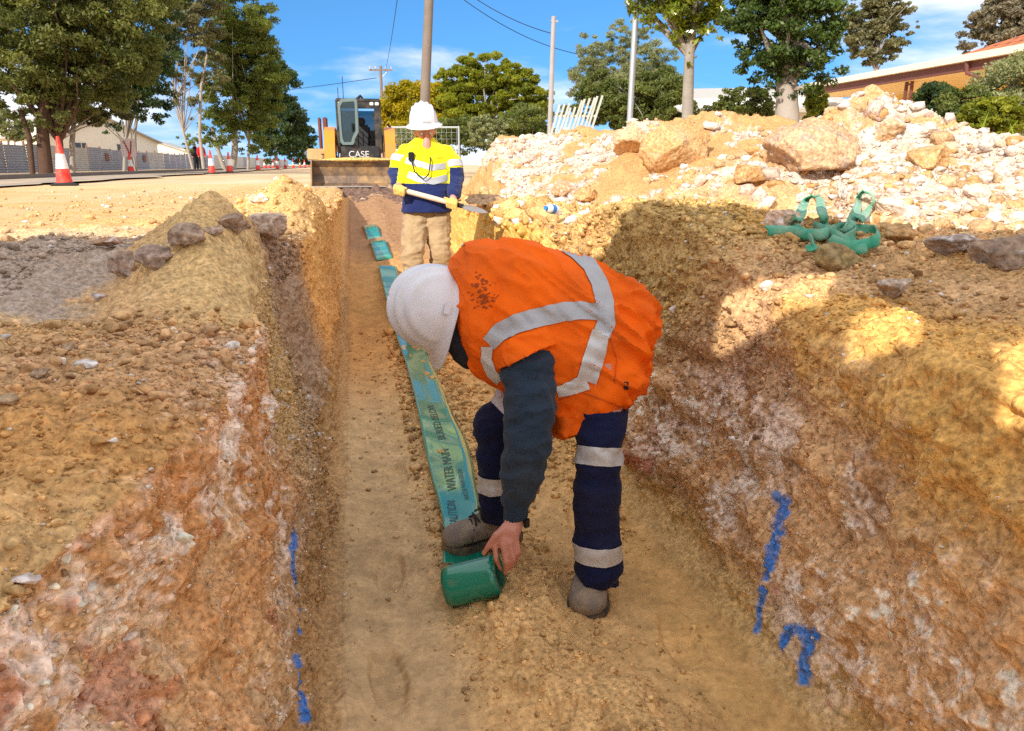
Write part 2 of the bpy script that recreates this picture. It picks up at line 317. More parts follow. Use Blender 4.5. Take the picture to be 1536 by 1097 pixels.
# flat working ground / road base on the far left
rdc=cmix(cmix(np.zeros_like(c)+[.60,.41,.22],[.66,.49,.31],ss(-.2,.4,fbm(Pt*np.array([1,.35,1]),.8,5,50))),[.60,.38,.17],ss(0,.5,g1))
rdc=cmix(rdc,[.36,.32,.30],(1-ss(3.9,4.7,Y+.5*g2+.2*X*0))*(.85+.15*g3))  # near ground greyed: the foreground shade is put into its colour
rm=(1-ss(-.10,.10,X+.72+.12*(Y-2)+.30*g2))*(X<0)*ss(1.95,2.25,Y+.3*g2+.1*X)
c=c*(1-rm[...,None])+rdc*rm[...,None]
c=cmix(c,[.60,.39,.19],lb*(1-rm)*ss(4.2,5.2,Y)*.8)
# trench floor
fl=cmix(np.zeros_like(c)+[.64,.45,.22],[.55,.42,.25],1-ss(.12,.32,X+.1*g1))
fl=cmix(fl,[.64,.44,.19],ss(.7,.95,X)); fl=cmix(fl,[.56,.33,.13],ss(3.5,5.5,Y)*.9)
fl=fl*(1+.10*g2+.10*g3)[...,None]
fl=cmix(fl,[.30,.185,.12],ss(6.8,8.8,Y+.5*g2)*.85)  # far floor darkened: wet soil plus shade of the bucket painted in
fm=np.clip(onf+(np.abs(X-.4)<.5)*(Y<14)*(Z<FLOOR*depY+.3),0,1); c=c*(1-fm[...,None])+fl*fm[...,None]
# right wall and bank
rb=(X>1.02)
rw=cmix(cmix(np.zeros_like(c)+[.66,.45,.25],[.46,.30,.175],ss(-.15,.35,g2+.3*g1)),[.66,.41,.13],ss(-.05,.35,g1+.25*g3)*ss(-.5,-.1,Z))
rw=cmix(rw,[.64,.39,.13],ss(-.22,.0,Z+.12*g2+.08*g3)*(1-ss(2.5,2.9,Y))*ss(-.3,.1,g1+.4*g2)*.8)
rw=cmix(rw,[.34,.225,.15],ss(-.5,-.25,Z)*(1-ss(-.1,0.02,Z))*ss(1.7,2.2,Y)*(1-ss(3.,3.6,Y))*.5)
rw=cmix(rw,[.84,.75,.68],ss(.08,.26,.8*g2+.5*g3+.55*g4)*ss(-.82,-.66,Z)*(1-ss(-.42,-.2,Z+.1*g1))*ss(-.15,.2,g1+.25)*.95)
rw=cmix(rw,[.60,.44,.20],(1-ss(-.86,-.72,Z+.10*g2))*.9)
rw=cmix(rw,[.40,.09,.05],ss(.42,.52,g2+.3*fbm(Pt,30,2,77))*(1-ss(-.55,-.35,Z))*.7)
rw=cmix(rw,[.46,.30,.15],ss(1.35,1.6,X)*(1-ss(3.1,3.5,Y))*.75*ss(-.4,.2,g2))
rw=cmix(rw,[.50,.36,.14],np.clip(sandR*1.3,0,1)*.85)
rw=cmix(rw,[.60,.38,.17],ss(3.3,3.8,Y-.25*(X-1.2)*0)*ss(-.2,.1,Z)); rw=cmix(rw,[.66,.44,.12],ss(3.9,5.,Y)*(1-ss(-.1,.05,Z))*.85)
c=np.where(rb[...,None],rw,c)
far=ss(13.,16.5,Y)+(1-ss(-13.5,-10,X))*(X<0)+ss(8,12,X); c=cmix(c,[.68,.48,.27],np.clip(far,0,1))
c*=(1+.20*g3+.22*g4)[...,None]
# spray paint marks: polylines given on the photo, carried onto the wall surface
FX=Fv;rel=Pt-CAM; tt=rel@Fv; pxx=768+FP*(rel@Rv)/tt; pyy=548.5-FP*(rel@Uv)/tt
def surf(px,py,side):
    q=np.hypot(pxx-px,pyy-py)+np.where((tt>.3)&(side),0,1e6); q=q+tt*.5
    k=np.unravel_index(np.argmin(q),q.shape); return Pt[k]
paint=np.zeros(Pt.shape[:2])
def spray(pts,wd,side):
    global paint
    P2=[];w2=[]
    for (a,b,r) in zip(pts[:-1],pts[1:],wd):
        m_=max(1,int(math.dist(a,b)/10))
        for i_ in range(m_): P2.append((a[0]+(b[0]-a[0])*i_/m_,a[1]+(b[1]-a[1])*i_/m_)); w2.append(r)
    pts=P2+[pts[-1]]; wd=w2
    W=[surf(a,b,side) for a,b in pts]
    bb0=np.min(W,0)-.1; bb1=np.max(W,0)+.1; sel=np.all((Pt>bb0)&(Pt<bb1),-1); Q=Pt[sel]; dd=np.full(len(Q),9.)
    for a,b,r in zip(W[:-1],W[1:],wd):
        v=b-a; t=np.clip(((Q-a)@v)/(v@v+1e-9),0,1); dd=np.minimum(dd,np.linalg.norm(Q-a-t[:,None]*v,axis=1)/(r*1.45))
    e=fbm(Q,70.,3,90)*.6; paint[sel]=np.maximum(paint[sel],(1-ss(.55,1.25,dd+e))*(.92+.35*fbm(Q,120.,2,91)))
sr=(X>1.0); slw=(X<0)&(Z>-.93)
chalk=np.zeros(Pt.shape[:2])
for a_,b_,r_c,s_c in ((1200,900,.13,sr),(1160,700,.12,sr),(1400,1040,.13,sr),(1020,660,.13,sr),(1250,980,.10,sr),(1080,760,.10,sr),(330,665,.06,slw),(180,880,.07,slw),(250,830,.06,slw),(340,700,.05,slw)):
    w_c=surf(a_,b_,s_c); chalk=np.maximum(chalk,np.exp(-(np.linalg.norm(Pt-w_c,axis=-1)/r_c)**2))
c=cmix(c,[.86,.78,.72],np.clip(chalk*1.3,0,1)*ss(-.12,.16,.6*g2+.45*g3+.55*g4)*.9)
spray([(1165,745),(1178,760),(1167,790),(1160,815)],[.014,.022,.016],sr)
spray([(1160,815),(1155,850),(1146,885),(1140,915),(1137,945)],[.016,.012,.009,.009],sr)
spray([(1172,968),(1182,948),(1198,945),(1212,955),(1210,985),(1208,1015)],[.010,.012,.013,.016,.018],sr)
spray([(1212,955),(1222,948)],[.012],sr)
spray([(441,792),(438,840),(442,880),(446,920),(450,960)],[.010,.010,.009,.008],slw)
spray([(446,985),(450,1020),(454,1050),(457,1078)],[.009,.011,.011],slw)
c=cmix(c,[.01,.22,.82],np.clip(paint,0,1)*.93)
c=np.clip(c*np.where((Z>-5)[...,None],np.array([1.08,1.0,.90]),1),.01,.9)
terrV,terrN=Pt,Nn
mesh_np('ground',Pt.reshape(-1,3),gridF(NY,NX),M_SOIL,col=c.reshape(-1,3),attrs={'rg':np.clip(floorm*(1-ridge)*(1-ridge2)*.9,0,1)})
tag(bpy.data.objects['ground'],kind='structure')
GR=[Pt.reshape(-1,3)]
def hit_t(px_,py_,fb=None):
    best=None
    for A_ in GR:
        rel=A_-CAM; t_=rel@Fv; with_=t_>.3; x_=768+FP*(rel@Rv)/np.where(with_,t_,1); y_=548.5-FP*(rel@Uv)/np.where(with_,t_,1)
        q=np.where(with_,np.hypot(x_-px_,y_-py_),1e6); m_=q<max(3.,q.min()+1.)
        if q.min()<9:
            tt_=t_[m_].min(); best=tt_ if best is None else min(best,tt_)
    return float(best) if best is not None else fb
def terr_z(px_,py_):
    """height of the ground patch at world x,y (upper surface)"""
    j=int(np.clip(np.searchsorted(Yr,py_),1,NY-1)); r=Pt[j]; k=np.where(np.abs(r[:,0]-px_)<.03)[0]
    return float(r[k,2].max()) if len(k) else float(np.interp(px_,r[:,0],r[:,2]))
# outer ground to the horizon (a ring round the patch)
def ring():
    xs=np.array([-1500,-400,-120,-50,-14.4,13-.1,60,200,1500.]); yy=np.array([-800,-100,-20,-2.9,16.9,40,90,250,1800.])
    V=[];F=[]
    gx,gy=np.meshgrid(xs,yy); V=np.stack([gx,gy,gx*0-.02],-1).reshape(-1,3)
    F=[f for f in gridF(len(yy),len(xs)) if not (abs(V[f[0]][0]+14.4)<.01 and abs(V[f[0]][1]+2.9)<.01)]
    return V,np.array(F)
V_,F_=ring()
def groundfar():
    m,nt,b=newmat('sandy_ground'); b.inputs['Roughness'].default_value=.95
    tc=N(nt,'ShaderNodeTexCoord'); mp=N(nt,'ShaderNodeMapping'); mp.inputs['Scale'].default_value=(1,.3,1); nt.links.new(tc.outputs['Object'],mp.inputs[0])
    n1=N(nt,'ShaderNodeTexNoise'); n1.inputs['Scale'].default_value=.6; n1.inputs['Detail'].default_value=9; nt.links.new(mp.outputs[0],n1.inputs['Vector'])
    r=N(nt,'ShaderNodeValToRGB'); r.color_ramp.elements[0].position=.3; r.color_ramp.elements[0].color=(.55,.34,.15,1); r.color_ramp.elements[1].position=.7; r.color_ramp.elements[1].color=(.72,.55,.36,1)
    nt.links.new(n1.outputs['Fac'],r.inputs[0]); nt.links.new(r.outputs[0],b.inputs['Base Color']); bump(nt,b,n1.outputs['Fac'],.5,.05)
    return m
mesh_np('ground',V_,F_,groundfar()); bpy.data.objects['ground.001']['kind']='structure'
# ------------------------------------------------------------ rocks, rubble, spoil heaps, and what casts the foreground shade
def ico(sub):
    bm=bmesh.new(); bmesh.ops.create_icosphere(bm,subdivisions=sub,radius=1.0)
    V=np.array([v.co for v in bm.verts]); F=np.array([[v.index for v in f.verts] for f in bm.faces]); bm.free(); return V,F
def rock_verts(sub,seed,facets=7,rough=.12):
    V,F=ico(sub); r=np.random.default_rng(seed); 
    for _ in range(facets):
        n=r.normal(size=3); n/=np.linalg.norm(n); h=r.uniform(.42,.80); dd=V@n; V=V-np.outer(np.clip(dd-h,0,None),n)
    l=np.linalg.norm(V,axis=1,keepdims=True); V=V+V/l*(fbm(V+seed*3.1,1.6,4,seed)*rough*1.6+fbm(V+seed,6,3,seed+5)*rough*.35)[:,None]
    return V,F
ROCKN=[0]
def rock(name,loc,size,cols,label,cat='rock',group=None,seed=0,rz=0,tilt=0,rough=.13,facets=7,sub=5,soil=None):
    V,F=rock_verts(sub,seed,facets,rough); V=V*np.array(size)
    q=V+seed*7.3; s=max(size); w=ss(-.2,.3,fbm(q,2.2/s,4,3)); c=np.zeros_like(V)+cols[0]; c=cmix(c,cols[1],w)
    if len(cols)>2: c=cmix(c,cols[2],ss(.15,.4,fbm(q,5./s,4,8)))
    V=V+ V/np.linalg.norm(V,axis=1,keepdims=True)*(fbm(q,30,3,9)*.006+fbm(q,9/s,3,29)*.03*s)[:,None]
    o=mesh_np(name,V,F,M_ROCK,col=np.clip(c*(1+.15*fbm(q,40,3,4))[:,None],.01,.9)); o.location=loc; o.rotation_euler=(tilt,0,rz)
    return tag(o,label,cat,group)
LIB=[[rock_verts(s,k+50,6,.16) for k in range(8)] for s in (1,2)]
def scatter(name,pts,sizes,cols,lv=0,flat=.7,seed=1,label=None,cat='rubble',mat=None):
    r=np.random.default_rng(seed); Vs=[];Fs=[];Cs=[];off=0
    kind=r.integers(0,8,len(pts))
    for k in range(8):
        idx=np.where(kind==k)[0]
        if not len(idx): continue
        V0,F0=LIB[lv][k]; n=len(V0); m=len(idx)
        a=r.uniform(0,6.283,(m,3)); ca,sa=np.cos(a),np.sin(a)
        Rz=np.zeros((m,3,3)); Rz[:,0,0]=ca[:,0];Rz[:,0,1]=-sa[:,0];Rz[:,1,0]=sa[:,0];Rz[:,1,1]=ca[:,0];Rz[:,2,2]=1
        Rx=np.zeros((m,3,3)); Rx[:,0,0]=1;Rx[:,1,1]=ca[:,1];Rx[:,1,2]=-sa[:,1];Rx[:,2,1]=sa[:,1];Rx[:,2,2]=ca[:,1]
        R=Rx@Rz; sc=np.stack([r.uniform(.8,1.3,m),r.uniform(.7,1.1,m),np.full(m,flat)*r.uniform(.7,1.2,m)],1)*np.asarray(sizes)[idx][:,None]
        W=np.einsum('mij,nj->mni',R,V0)*sc[:,None,:]
        W=np.einsum('mij,mnj->mni',Rz,W)+np.asarray(pts)[idx][:,None,:]
        Vs.append(W.reshape(-1,3)); Fs.append((F0[None]+(np.arange(m)*n)[:,None,None]+off).reshape(-1,3)); off+=n*m
        C=np.repeat(np.asarray(cols)[idx][:,None,:],n,1)*(1+.1*fbm(W,40,2,3))[...,None]; Cs.append(C.reshape(-1,3))
    o=mesh_np(name,np.concatenate(Vs),np.concatenate(Fs),mat or M_ROCK,col=np.clip(np.concatenate(Cs),.01,.9),smooth=False)
    o['kind']='stuff'; return tag(o,label,None)
def segd(X,Y,a,b):
    ax,ay,az=a; bx,by,bz=b; vx,vy=bx-ax,by-ay; t=np.clip(((X-ax)*vx+(Y-ay)*vy)/(vx*vx+vy*vy),0,1)
    return np.hypot(X-ax-t*vx,Y-ay-t*vy), az+t*(bz-az)
def heap(name,crest,slope,x0,x1,y0,y1,res,colf,label,seed,peak=.9,amp=.065):
    xs=np.arange(x0,x1,res); yy=np.arange(y0,y1,res); X,Y=np.meshgrid(xs,yy); Z=np.full(X.shape,-9.)
    P0=np.stack([X,Y,X*0],-1); wob=fbm(P0,1.1,3,seed)*.18
    for a,b in zip(crest[:-1],crest[1:]):
        d,h=segd(X,Y,a,b); Z=np.maximum(Z,h-slope*np.power(d+.0001,peak)*(1+wob)-.0)
    tp=ss(x0,x0+.42,X+.12*wob*5); Z=Z-.03; Z=np.where(Z>0,Z*tp,Z)-.13*(1-tp); Z=np.where(Z<-.12,-.12,Z)
    Q=np.stack([X,Y,Z],-1); n=normals(Q); n*=np.sign(n[...,2:3])
    lump=worley(Q,3.2,seed+4); lump2=worley(Q,9.,seed+6)
    a=fbm(Q,3.,4,seed+1); b=fbm(Q,11.,4,seed+2)
    gl=ss(-.15,.1,Z)
    d=gl*(a*amp+b*amp*.45+(.5-lump)*amp*1.6*ss(-.1,.3,fbm(Q,1.3,2,seed+8))+(.5-lump2)*amp*.7+fbm(Q,40,2,seed)*amp*.15)
    Q=Q+n*d[...,None]
    o=mesh_np(name,Q.reshape(-1,3),gridF(*X.shape),M_SOIL,col=np.clip(colf(Q),.01,.9).reshape(-1,3)); tag(o,label,'spoil heap')
    return Q,n
def whitecol(Q):
    a=fbm(Q,1.6,4,61); b=fbm(Q,6.,5,62); x,y,z=Q[...,0],Q[...,1],Q[...,2]
    c=np.zeros_like(Q)+[.64,.54,.44]; c=cmix(c,[.58,.36,.18],ss(-.05,.25,a+.5*b-.35*(z-.35)+.25*(x-3.0)*0)); c=cmix(c,[.55,.32,.14],ss(.2,.45,b+.3*a)*.8)
    c=cmix(c,[.66,.42,.20],(1-ss(.05,.3,z+.2*b))*.8)
    return c*(1+.15*fbm(Q,25,3,63))[...,None]
def orangecol(Q):
    a=fbm(Q,1.3,4,71); b=fbm(Q,5.,5,72); c=np.zeros_like(Q)+[.54,.30,.125]; c=cmix(c,[.62,.49,.39],ss(.0,.15,a+.4*b)); c=cmix(c,[.58,.33,.13],ss(.1,.4,b)*.8)
    return c*(1+.15*fbm(Q,25,3,73))[...,None]
QA,nA=heap('spoil_heap',[(1.1,10.4,.55),(2.0,10.1,.80),(3.0,9.2,.86),(3.9,7.9,1.0),(5.2,7.4,.85)],.52,1.42,6.5,5.6,12.,.022,orangecol,'long orange and pink rubble heap behind the worker in the yellow shirt',5)
QB,nB=heap('spoil_heap',[(1.75,4.95,.06),(2.6,5.5,.38),(3.25,5.4,.58),(3.72,5.05,.99),(3.95,4.6,.70),(4.2,3.6,.48),(5.0,3.1,.42)],.60,1.5,6.2,2.8,7.4,.0135,whitecol,'pointed white limestone heap in front of the tiled house',9,peak=.85,amp=.05)
def sample_heap(Q,n,m,seed,cond=None,zmin=.0):
    r=np.random.default_rng(seed); f=Q.reshape(-1,3); ok=np.where((f[:,2]>zmin)&(cond(f) if cond is not None else True))[0]
    k=r.choice(ok,m); return f[k]+r.normal(0,.004,(m,3)),r
WH=np.array([.70,.61,.54]); TAN=np.array([.56,.36,.19]); OR=np.array([.54,.31,.13]); PK=np.array([.62,.45,.36])
def rcols(r,m,ws,pal): k=r.choice(len(pal),m,p=np.array(ws)/sum(ws)); return np.array(pal)[k]*r.uniform(.82,1.12,(m,1))
m=8000; p,r=sample_heap(QB,nB,m,1,lambda f:fbm(f,1.6,4,61)+.5*fbm(f,6.,5,62)-.35*(f[:,2]-.35)<.12); topw=ss(.25,.7,p[:,2]+.3*fbm(p,2.,3,3)); sz=np.exp(r.normal(math.log(.015),.65,m)); sz=np.minimum(sz,.07)
cc=rcols(r,m,[4,2,1,2],[WH,TAN,OR,PK]); cc=cc*(1-.6*topw[:,None])+rcols(r,m,[1],[WH])*.6*topw[:,None]
scatter('rubble',p,sz,cc,0,seed=4,label='small white limestone rubble covering the pointed heap')
m=500; p,r=sample_heap(QB,nB,m,2); sz=np.minimum(np.exp(r.normal(math.log(.05),.35,m)),.10)
scatter('rubble',p,sz,rcols(r,m,[3,3,2,2],[WH,TAN,OR,PK]),1,seed=5,label='fist sized stones lying over the white heap')
m=7000; p,r=sample_heap(QA,nA,m,3,lambda f:fbm(f,1.3,4,71)+.4*fbm(f,5.,5,72)>.06); sz=np.minimum(np.exp(r.normal(math.log(.020),.65,m)),.12)
fw=fbm(p,1.3,4,71)>.0; cc=np.where(fw[:,None],rcols(r,m,[5,1,2],[WH,TAN,PK]),rcols(r,m,[1,3,3],[WH,TAN,OR]))
scatter('rubble',p,sz,cc,0,seed=6,label='pink and white rubble strewn over the long heap')
# loose clods on the banks and along the trench floor, taken from the ground surface
def terr_sample(m,seed,cond):
    r=np.random.default_rng(seed); f=terrV.reshape(-1,3); area=np.clip(f[:,1],.6,8)  # grid spacing grows with distance
    ok=np.where(cond(f))[0]; w=area[ok]**1.0; k=r.choice(ok,m,p=w/w.sum()); return f[k]+r.normal(0,.001,(m,3)),k,r
gc=c.reshape(-1,3)
def clods(name,m,seed,cond,s0,sd,smax,label,lv=0,white=.03,mul=1.05):
    p,k,r=terr_sample(m,seed,cond); sz=np.minimum(np.exp(r.normal(math.log(s0),sd,m)),smax)*np.clip(p[:,1]/1.6,.6,3)
    cc=gc[k]*mul*r.uniform(.70,1.25,(m,1)); wh=r.random(m)<white; cc[wh]=[.74,.67,.60]
    p[:,2]+=sz*.25; scatter(name,p,sz,cc,lv,seed=seed,label=label)
clods('loose_clods',34000,21,lambda f:(f[:,0]<-.25)&(f[:,0]>-2.4)&(f[:,2]>-.16)&(f[:,1]>.5)&(f[:,1]<4.5)&~((np.abs(f[:,0]+.62)<.5)&(np.abs(f[:,1]-2.9)<.75)),.0024,.6,.016,'brown crumbled clods scattered on the left bank')
clods('loose_clods',1300,22,lambda f:(f[:,0]<-.15)&(f[:,2]<-.1)&(f[:,2]>-.55)&(f[:,1]<1.15)&(f[:,1]>.5),.007,.5,.022,'orange clods in the broken hollow of the left bank',1)
clods('loose_clods',24000,23,lambda f:(f[:,0]>1.15)&(f[:,0]<3.2)&(f[:,2]>-.25)&(f[:,1]>.6)&(f[:,1]<4.5),.0026,.65,.018,'brown crumbled clods scattered on the right bank')
clods('loose_clods',12000,24,lambda f:(f[:,0]>.2)&(f[:,0]<.98)&(f[:,2]<-.84)&(f[:,2]>-.945)&(f[:,1]<6),.0028,.65,.020,'sandy crumbs along the soil ridge on the trench floor',white=.004)
clods('loose_clods',1500,27,lambda f:(f[:,0]>-.1)&(f[:,0]<1.)&(f[:,2]<-.90)&(f[:,1]<6),.0024,.55,.013,'few small crumbs on the smooth trench floor',white=.01)
clods('loose_clods',2600,25,lambda f:(f[:,0]>1.15)&(f[:,0]<4)&(f[:,1]>3.6)&(f[:,1]<9)&(f[:,2]>-.1),.007,.6,.035,'sunlit orange lumps between the trench and the heaps',white=.12)
clods('loose_clods',1500,26,lambda f:(f[:,0]<-.6)&(f[:,0]>-9)&(f[:,1]>3.6)&(f[:,1]<14),.0045,.5,.02,'small stones strewn on the sunlit sandy road base',white=.15)
clods('loose_clods',900,28,lambda f:(f[:,0]<.2)&(f[:,0]>-.8)&(f[:,1]>4.2)&(f[:,1]<12)&(f[:,2]>-.2),.0045,.5,.02,'sandy lumps along the far left trench edge',white=.04)
clods('loose_clods',30000,31,lambda f:(f[:,0]>1.0)&(f[:,0]<1.6)&(f[:,2]<-.1)&(f[:,2]>-.85)&(f[:,1]>.6)&(f[:,1]<4.5),.0022,.6,.012,'crumbs and grit clinging to the right trench wall',white=.08)
clods('loose_clods',26000,32,lambda f:(f[:,0]<-.12)&(f[:,0]>-.8)&(f[:,2]<-.05)&(f[:,2]>-.9)&(f[:,1]>.6)&(f[:,1]<3.5),.0021,.6,.011,'crumbs and grit clinging to the left trench wall',white=.10)
clods('loose_clods',1100,33,lambda f:(f[:,0]<-.28)&(f[:,0]>-1.6)&(f[:,2]>-.16)&(f[:,1]>.5)&(f[:,1]<2.2),.008,.5,.024,'larger tan clods on the near left bank',1)
clods('loose_clods',900,34,lambda f:(f[:,0]>1.2)&(f[:,0]<2.6)&(f[:,2]>-.2)&(f[:,1]>.8)&(f[:,1]<3.),.007,.5,.022,'larger brown clods on the near right bank',1)
GR+= [QA.reshape(-1,3)[QA.reshape(-1,3)[:,2]>-.05],QB.reshape(-1,3)[QB.reshape(-1,3)[:,2]>-.05]]
def RK(px,py,d,w,h,cols,label,seed,z=None,dep=.8,**k):
    t_=hit_t(px,py+h*.30,d*1.03); t_=t_+min(w,h)*.5*t_/FP*.25; p=P(px,py,t_); s=t_/FP/2; o=rock('boulder' if w>45 else 'stone',p,(w*s,w*s*dep,h*s*1.05),cols,label,'boulder' if w>45 else 'stone',seed=seed,rz=-YAW,**k); return o
cT=[(.52,.32,.17),(.58,.40,.24),(.62,.50,.40)]; cW=[(.68,.58,.50),(.60,.45,.33),(.72,.64,.58)]; cO=[(.52,.29,.12),(.58,.36,.17),(.55,.36,.20)]
cM=[(.42,.30,.22),(.48,.36,.28),(.60,.52,.46)]; cD=[(.30,.20,.13),(.38,.27,.17),(.45,.36,.28)]
RK(1215,232,5.0,150,92,[(.52,.33,.19),(.60,.40,.24),(.45,.33,.26)],'largest rounded tan boulder on the front face of the white heap',1,tilt=.2,facets=5)
RK(1020,222,7.3,120,105,cO,'big cracked orange boulder on the crest of the long heap',2,facets=8)
RK(958,215,7.2,80,52,[(.62,.42,.24),(.68,.48,.30)],'tilted flat orange slab leaning left of the cracked boulder',3,tilt=-.4)
RK(1385,238,4.7,72,48,cO,'squarish orange boulder right of the largest tan boulder',4)
RK(1330,200,5.0,60,36,cT,'tan boulder above the squarish orange boulder',5)
RK(1388,196,4.7,42,26,cW,'pale stone high on the right shoulder of the white heap',6)
RK(1464,292,3.9,40,30,cW,'blocky white stone near the right edge of the heap',7)
RK(1335,312,3.7,52,30,cW,'pale pinkish boulder just right of the green slings',8)
RK(1350,352,3.35,46,34,cO,'orange lump between the slings and the shaded rocks',9)
RK(1432,368,2.75,82,34,[(.50,.42,.38),(.36,.27,.22),(.62,.56,.52)],'long shaded rock with a pale left end beside the brown boulder',10)
RK(1512,378,2.45,110,66,[(.30,.21,.15),(.38,.27,.18),(.42,.34,.28)],'big brown shaded boulder at the right edge of the photo',11)
RK(1343,432,2.05,62,30,[(.46,.35,.26),(.38,.27,.18),(.60,.52,.44)],'tan stone alone on the flat bank above the yellow ledge',12)
RK(1258,384,2.75,72,52,[(.40,.30,.13),(.34,.24,.12)],'lumpy yellow brown clod in front of the green slings',13)
RK(848,284,5.6,42,36,cT,'upright tan stone right of the shovel blade',14)
RK(880,292,5.4,46,22,cO,'low orange stone beside the upright tan stone',15)
RK(1120,262,5.3,60,40,cO,'orange boulder at the left foot of the largest tan boulder',16)
RK(1240,296,4.2,48,30,cT,'rounded tan stone behind the slings',17)
RK(735,300,5.2,70,22,[(.44,.28,.16),(.52,.34,.20)],'long brown earth slab at the trench edge right of the shovel',18)
RK(1175,330,3.9,56,36,[(.62,.42,.27),(.72,.58,.5)],'pinkish stone left of the green slings',19)
RK(165,364,4.0,50,17,[(.50,.30,.18),(.34,.2,.14),(.70,.62,.58)],'flat red brown stone in the sun on the road base',21)
RK(388,299,6.6,32,20,[(.62,.40,.24),(.74,.64,.56)],'orange and white stone beside the yellow sand heap',22)
RK(186,402,2.85,52,54,[(.42,.31,.24),(.55,.47,.42),(.36,.25,.19)],'mauve rock with white crust left of the sand cone',23)
RK(232,385,3.0,58,40,[(.34,.245,.19),(.42,.31,.24)],'dark mauve rock between the crusted rock and the sand cone',24)
RK(284,356,3.5,60,38,[(.44,.33,.25),(.36,.26,.19)],'dark grey rock directly behind the top of the sand cone',25)
RK(404,342,3.75,92,42,[(.46,.33,.24),(.54,.41,.32),(.38,.27,.2)],'large rounded mauve boulder on the left trench edge',26)
RK(350,335,3.8,62,34,[(.36,.26,.2),(.44,.32,.24)],'jagged dark rock left of the rounded mauve boulder',27)
RK(320,344,3.9,30,20,cM,'small jagged stone above the sand cone tip',28)
RK(148,445,2.25,22,13,[(.55,.5,.5),(.42,.36,.33)],'pale grey stone on the shaded left bank',29)
RK(129,547,1.48,32,13,[(.78,.76,.74),(.7,.66,.62)],'flat white stone in the middle of the left bank',30)
RK(38,868,.80,44,20,[(.78,.72,.70),(.66,.55,.5)],'white crusted stone low at the left edge of the photo',31)
RK(104,522,1.62,26,15,[(.46,.34,.22),(.4,.3,.2)],'small tan stone just above the flat white stone',32)
RK(60,560,1.42,34,18,cD,'brown rounded stone left of the flat white stone',33)
RK(12,600,1.28,30,18,[(.50,.36,.22),(.44,.32,.2)],'tan stone at the far left edge of the bank',34)
# board added out of view to shade the foreground; openings shaped for sun patches
def shade_board():
    m=simple('white_paint',(.80,.80,.77),.5); A=Vector((-6.2,.57,0)); B=Vector((.62,-1.30,0)); e=(B-A).normalized(); L=(B-A).length; ang=math.atan2(e.y,e.x)
    root=empty('added_shade_board',A,ang,'unseen white board on posts, added to shade the foreground','added_shade_board')
    Z0,H=.5,3.18; w=MB()
    def xl(X,z): return (Vector((X,0,0))-Vector((A.x,0,0))).x/e.x
    ops=[(-1.40,-.98,2.17,2.42),(-.90,-.72,1.82,2.08),(-.60,-.47,1.50,1.80)]
    def pl(x0,x1,z0,z1):
        if x1-x0>.01 and z1-z0>.01: w.box(((x0+x1)/2,0,(z0+z1)/2),(x1-x0,.05,z1-z0))
    x=0
    for a,b,z0,z1 in ops:
        a,b=xl(a,0),xl(b,0); pl(x,a,Z0,H); pl(a,b,Z0,z0); pl(a,b,z1,H); x=b
    pl(x,L,Z0,H); w.build('board',m,root)
    for k in range(4): MB().box((.3+(L-.9)*k/3,-.06,1.5),(.10,.06,3.0)).build('post',m,root)
shade_board()
